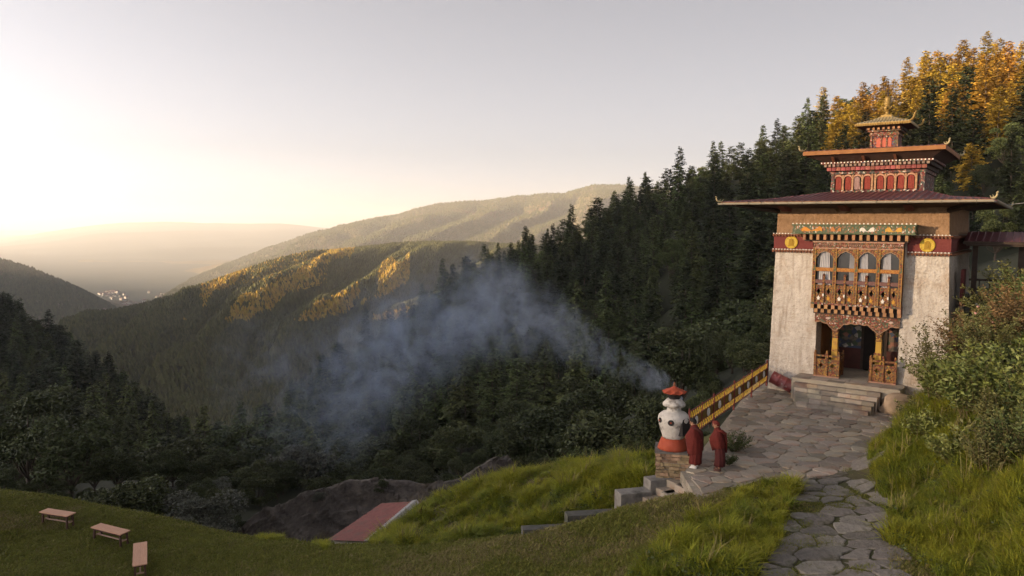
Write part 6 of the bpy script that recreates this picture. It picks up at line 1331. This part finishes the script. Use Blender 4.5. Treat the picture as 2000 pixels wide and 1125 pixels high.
# undergrowth of the ravine
US = [join_proto('undergrowth_%d' % k, b[0], b[1]) for k, b in enumerate(BRD[:4])]
x = q.uniform(-50, 30, 900); y = q.uniform(38, 150, 900); x = x * y / 60; P = []
for a, b in zip(x, y):
    z = terrain_z(a, b); u_, v_ = pix(np.array([a, b, z]))
    if -60 < u_ < 1560 and not (475 < u_ < 1010 and b < 72) and not (b < 46 and 560 < u_ < 900) and not (tloc(a, b)[1] > -2 and abs(tloc(a, b)[0]) < 6 and tloc(a, b)[1] < 12): P.append((a, b, z - .2))
P = thin(np.array(P), 2.4); n = len(P); dd = P[:, 1]
scatter('undergrowth', P, np.c_[np.zeros(n), np.zeros(n), q.uniform(0, 6.28, n)], q.uniform(.22, .6, n) * np.clip(dd / 70, .6, 1.5), q.choice(4, n, p=[.4, .35, .2, .05]), US, kind='stuff', label='dark undergrowth filling the ravine', cat='undergrowth')
# ================================================================== SMOKE
# centre line of the plume: from the burner's roof it drifts left over the ravine and spreads
SL = np.array([tuple(at(u, v, Y)) for u, v, Y in [(1314,785,26.6),(1288,752,28),(1240,730,30),(1195,706,33),(1150,678,37),(1095,646,42),(1035,617,48),(965,600,55),(890,612,63),(810,655,72),(730,715,82),(650,780,92)]])
SR = np.array([.30,.55,.75,1.0,1.6,2.5,3.7,5.2,7.2,9.5,12,14]); LX0 = SL[0, 0]; LX1 = SL[-1, 0]
def smoke_mat():
    m = bpy.data.materials.new('smoke'); m.use_nodes = True; nt = m.node_tree; N, L = nt.nodes, nt.links; N.clear()
    out = N.new('ShaderNodeOutputMaterial'); pv = N.new('ShaderNodeVolumePrincipled'); tc = N.new('ShaderNodeTexCoord'); sp = N.new('ShaderNodeSeparateXYZ'); L.new(tc.outputs['Object'], sp.inputs[0])
    def math_(op, a, b=None, c=None):
        x = N.new('ShaderNodeMath'); x.operation = op
        for k, v in enumerate((a, b, c)):
            if v is None: continue
            if hasattr(v, 'is_output'): L.new(v, x.inputs[k])
            else: x.inputs[k].default_value = v
        return x.outputs[0]
    nz = N.new('ShaderNodeTexNoise'); nz.inputs['Scale'].default_value = .16; nz.inputs['Detail'].default_value = 2; L.new(tc.outputs['Object'], nz.inputs['Vector'])
    t = N.new('ShaderNodeMapRange'); t.inputs[1].default_value = LX0 + .3; t.inputs[2].default_value = LX1 - .3; L.new(sp.outputs[0], t.inputs[0])
    # the path in x is stretched so that the plume's start keeps detail
    tq = math_('POWER', t.outputs[0], .5)
    def curve(vals):
        f = N.new('ShaderNodeFloatCurve'); lo, hi = min(vals), max(vals); cv = f.mapping.curves[0]; xs_ = [max(0, min(1, (LX0 - x) / (LX0 - LX1))) ** .5 for x in SL[:, 0]]
        pts = list(zip(xs_, [(v - lo) / (hi - lo) for v in vals])); cv.points[0].location = pts[0]; cv.points[1].location = pts[-1]
        for p in pts[1:-1]: cv.points.new(*p)
        f.mapping.update(); L.new(tq, f.inputs['Value']); r = N.new('ShaderNodeMapRange'); r.clamp = False; r.inputs[3].default_value = lo; r.inputs[4].default_value = hi; L.new(f.outputs[0], r.inputs[0]); return r.outputs[0]
    cy_, cz_, cr_ = curve(list(SL[:, 1])), curve(list(SL[:, 2])), curve(list(SR))
    dy = math_('SUBTRACT', sp.outputs[1], cy_); dz = math_('SUBTRACT', sp.outputs[2], cz_); d = math_('SQRT', math_('ADD', math_('MULTIPLY', dy, dy), math_('MULTIPLY', dz, dz))); rel = math_('DIVIDE', d, cr_)
    fall = N.new('ShaderNodeMapRange'); fall.interpolation_type = 'SMOOTHSTEP'; fall.inputs[1].default_value = 1.0; fall.inputs[2].default_value = .15; L.new(rel, fall.inputs[0])
    # billows: finer near the burner
    n2 = N.new('ShaderNodeTexNoise'); n2.inputs['Scale'].default_value = .8; n2.inputs['Detail'].default_value = 6; n2.inputs['Roughness'].default_value = .6; n2.inputs['Distortion'].default_value = 1.6; L.new(tc.outputs['Object'], n2.inputs['Vector'])
    n3 = N.new('ShaderNodeTexNoise'); n3.inputs['Scale'].default_value = .22; n3.inputs['Detail'].default_value = 6; n3.inputs['Distortion'].default_value = 2.2; L.new(tc.outputs['Object'], n3.inputs['Vector'])
    mixn = N.new('ShaderNodeMix'); mixn.data_type = 'FLOAT'; L.new(tq, mixn.inputs[0]); L.new(n2.outputs[0], mixn.inputs[2]); L.new(n3.outputs[0], mixn.inputs[3])
    b = N.new('ShaderNodeMapRange'); b.interpolation_type = 'SMOOTHSTEP'; b.inputs[1].default_value = .41; b.inputs[2].default_value = .76; L.new(mixn.outputs[0], b.inputs[0])
    dens = math_('DIVIDE', math_('MULTIPLY', math_('MULTIPLY', fall.outputs[0], b.outputs[0]), SMOKE_D), math_('POWER', cr_, 1.25))
    L.new(dens, pv.inputs['Density']); pv.inputs['Color'].default_value = (.62, .74, .98, 1); pv.inputs['Anisotropy'].default_value = .3; L.new(pv.outputs[0], out.inputs['Volume'])
    m.cycles.volume_step_rate = 1.0 if hasattr(m.cycles, 'volume_step_rate') else 1; return m
SMOKE_D = 2.3
sm = MB(); sm.path([tuple(p) for p in SL], list(SR * 1.15 + .05), 14); sm.build('smoke', smoke_mat(), None, kind='stuff', label='pale blue smoke drifting left from the incense burner over the ravine', cat='smoke')
# ================================================================== HAZE
hz = MB(); hz.box(-30000, 30000, -3000, 27000, -437.5, 430)
mh = bpy.data.materials.new('haze'); mh.use_nodes = True; nt = mh.node_tree; nt.nodes.clear()
o_ = nt.nodes.new('ShaderNodeOutputMaterial'); pvn = nt.nodes.new('ShaderNodeVolumePrincipled')
pvn.inputs['Color'].default_value = (0.94, 0.935, 0.94, 1); pvn.inputs['Density'].default_value = HAZE_D; pvn.inputs['Anisotropy'].default_value = 0.35
nt.links.new(pvn.outputs[0], o_.inputs['Volume'])
hz.build('haze', mh, kind='stuff', label='thin golden haze filling the valley air', cat='haze')
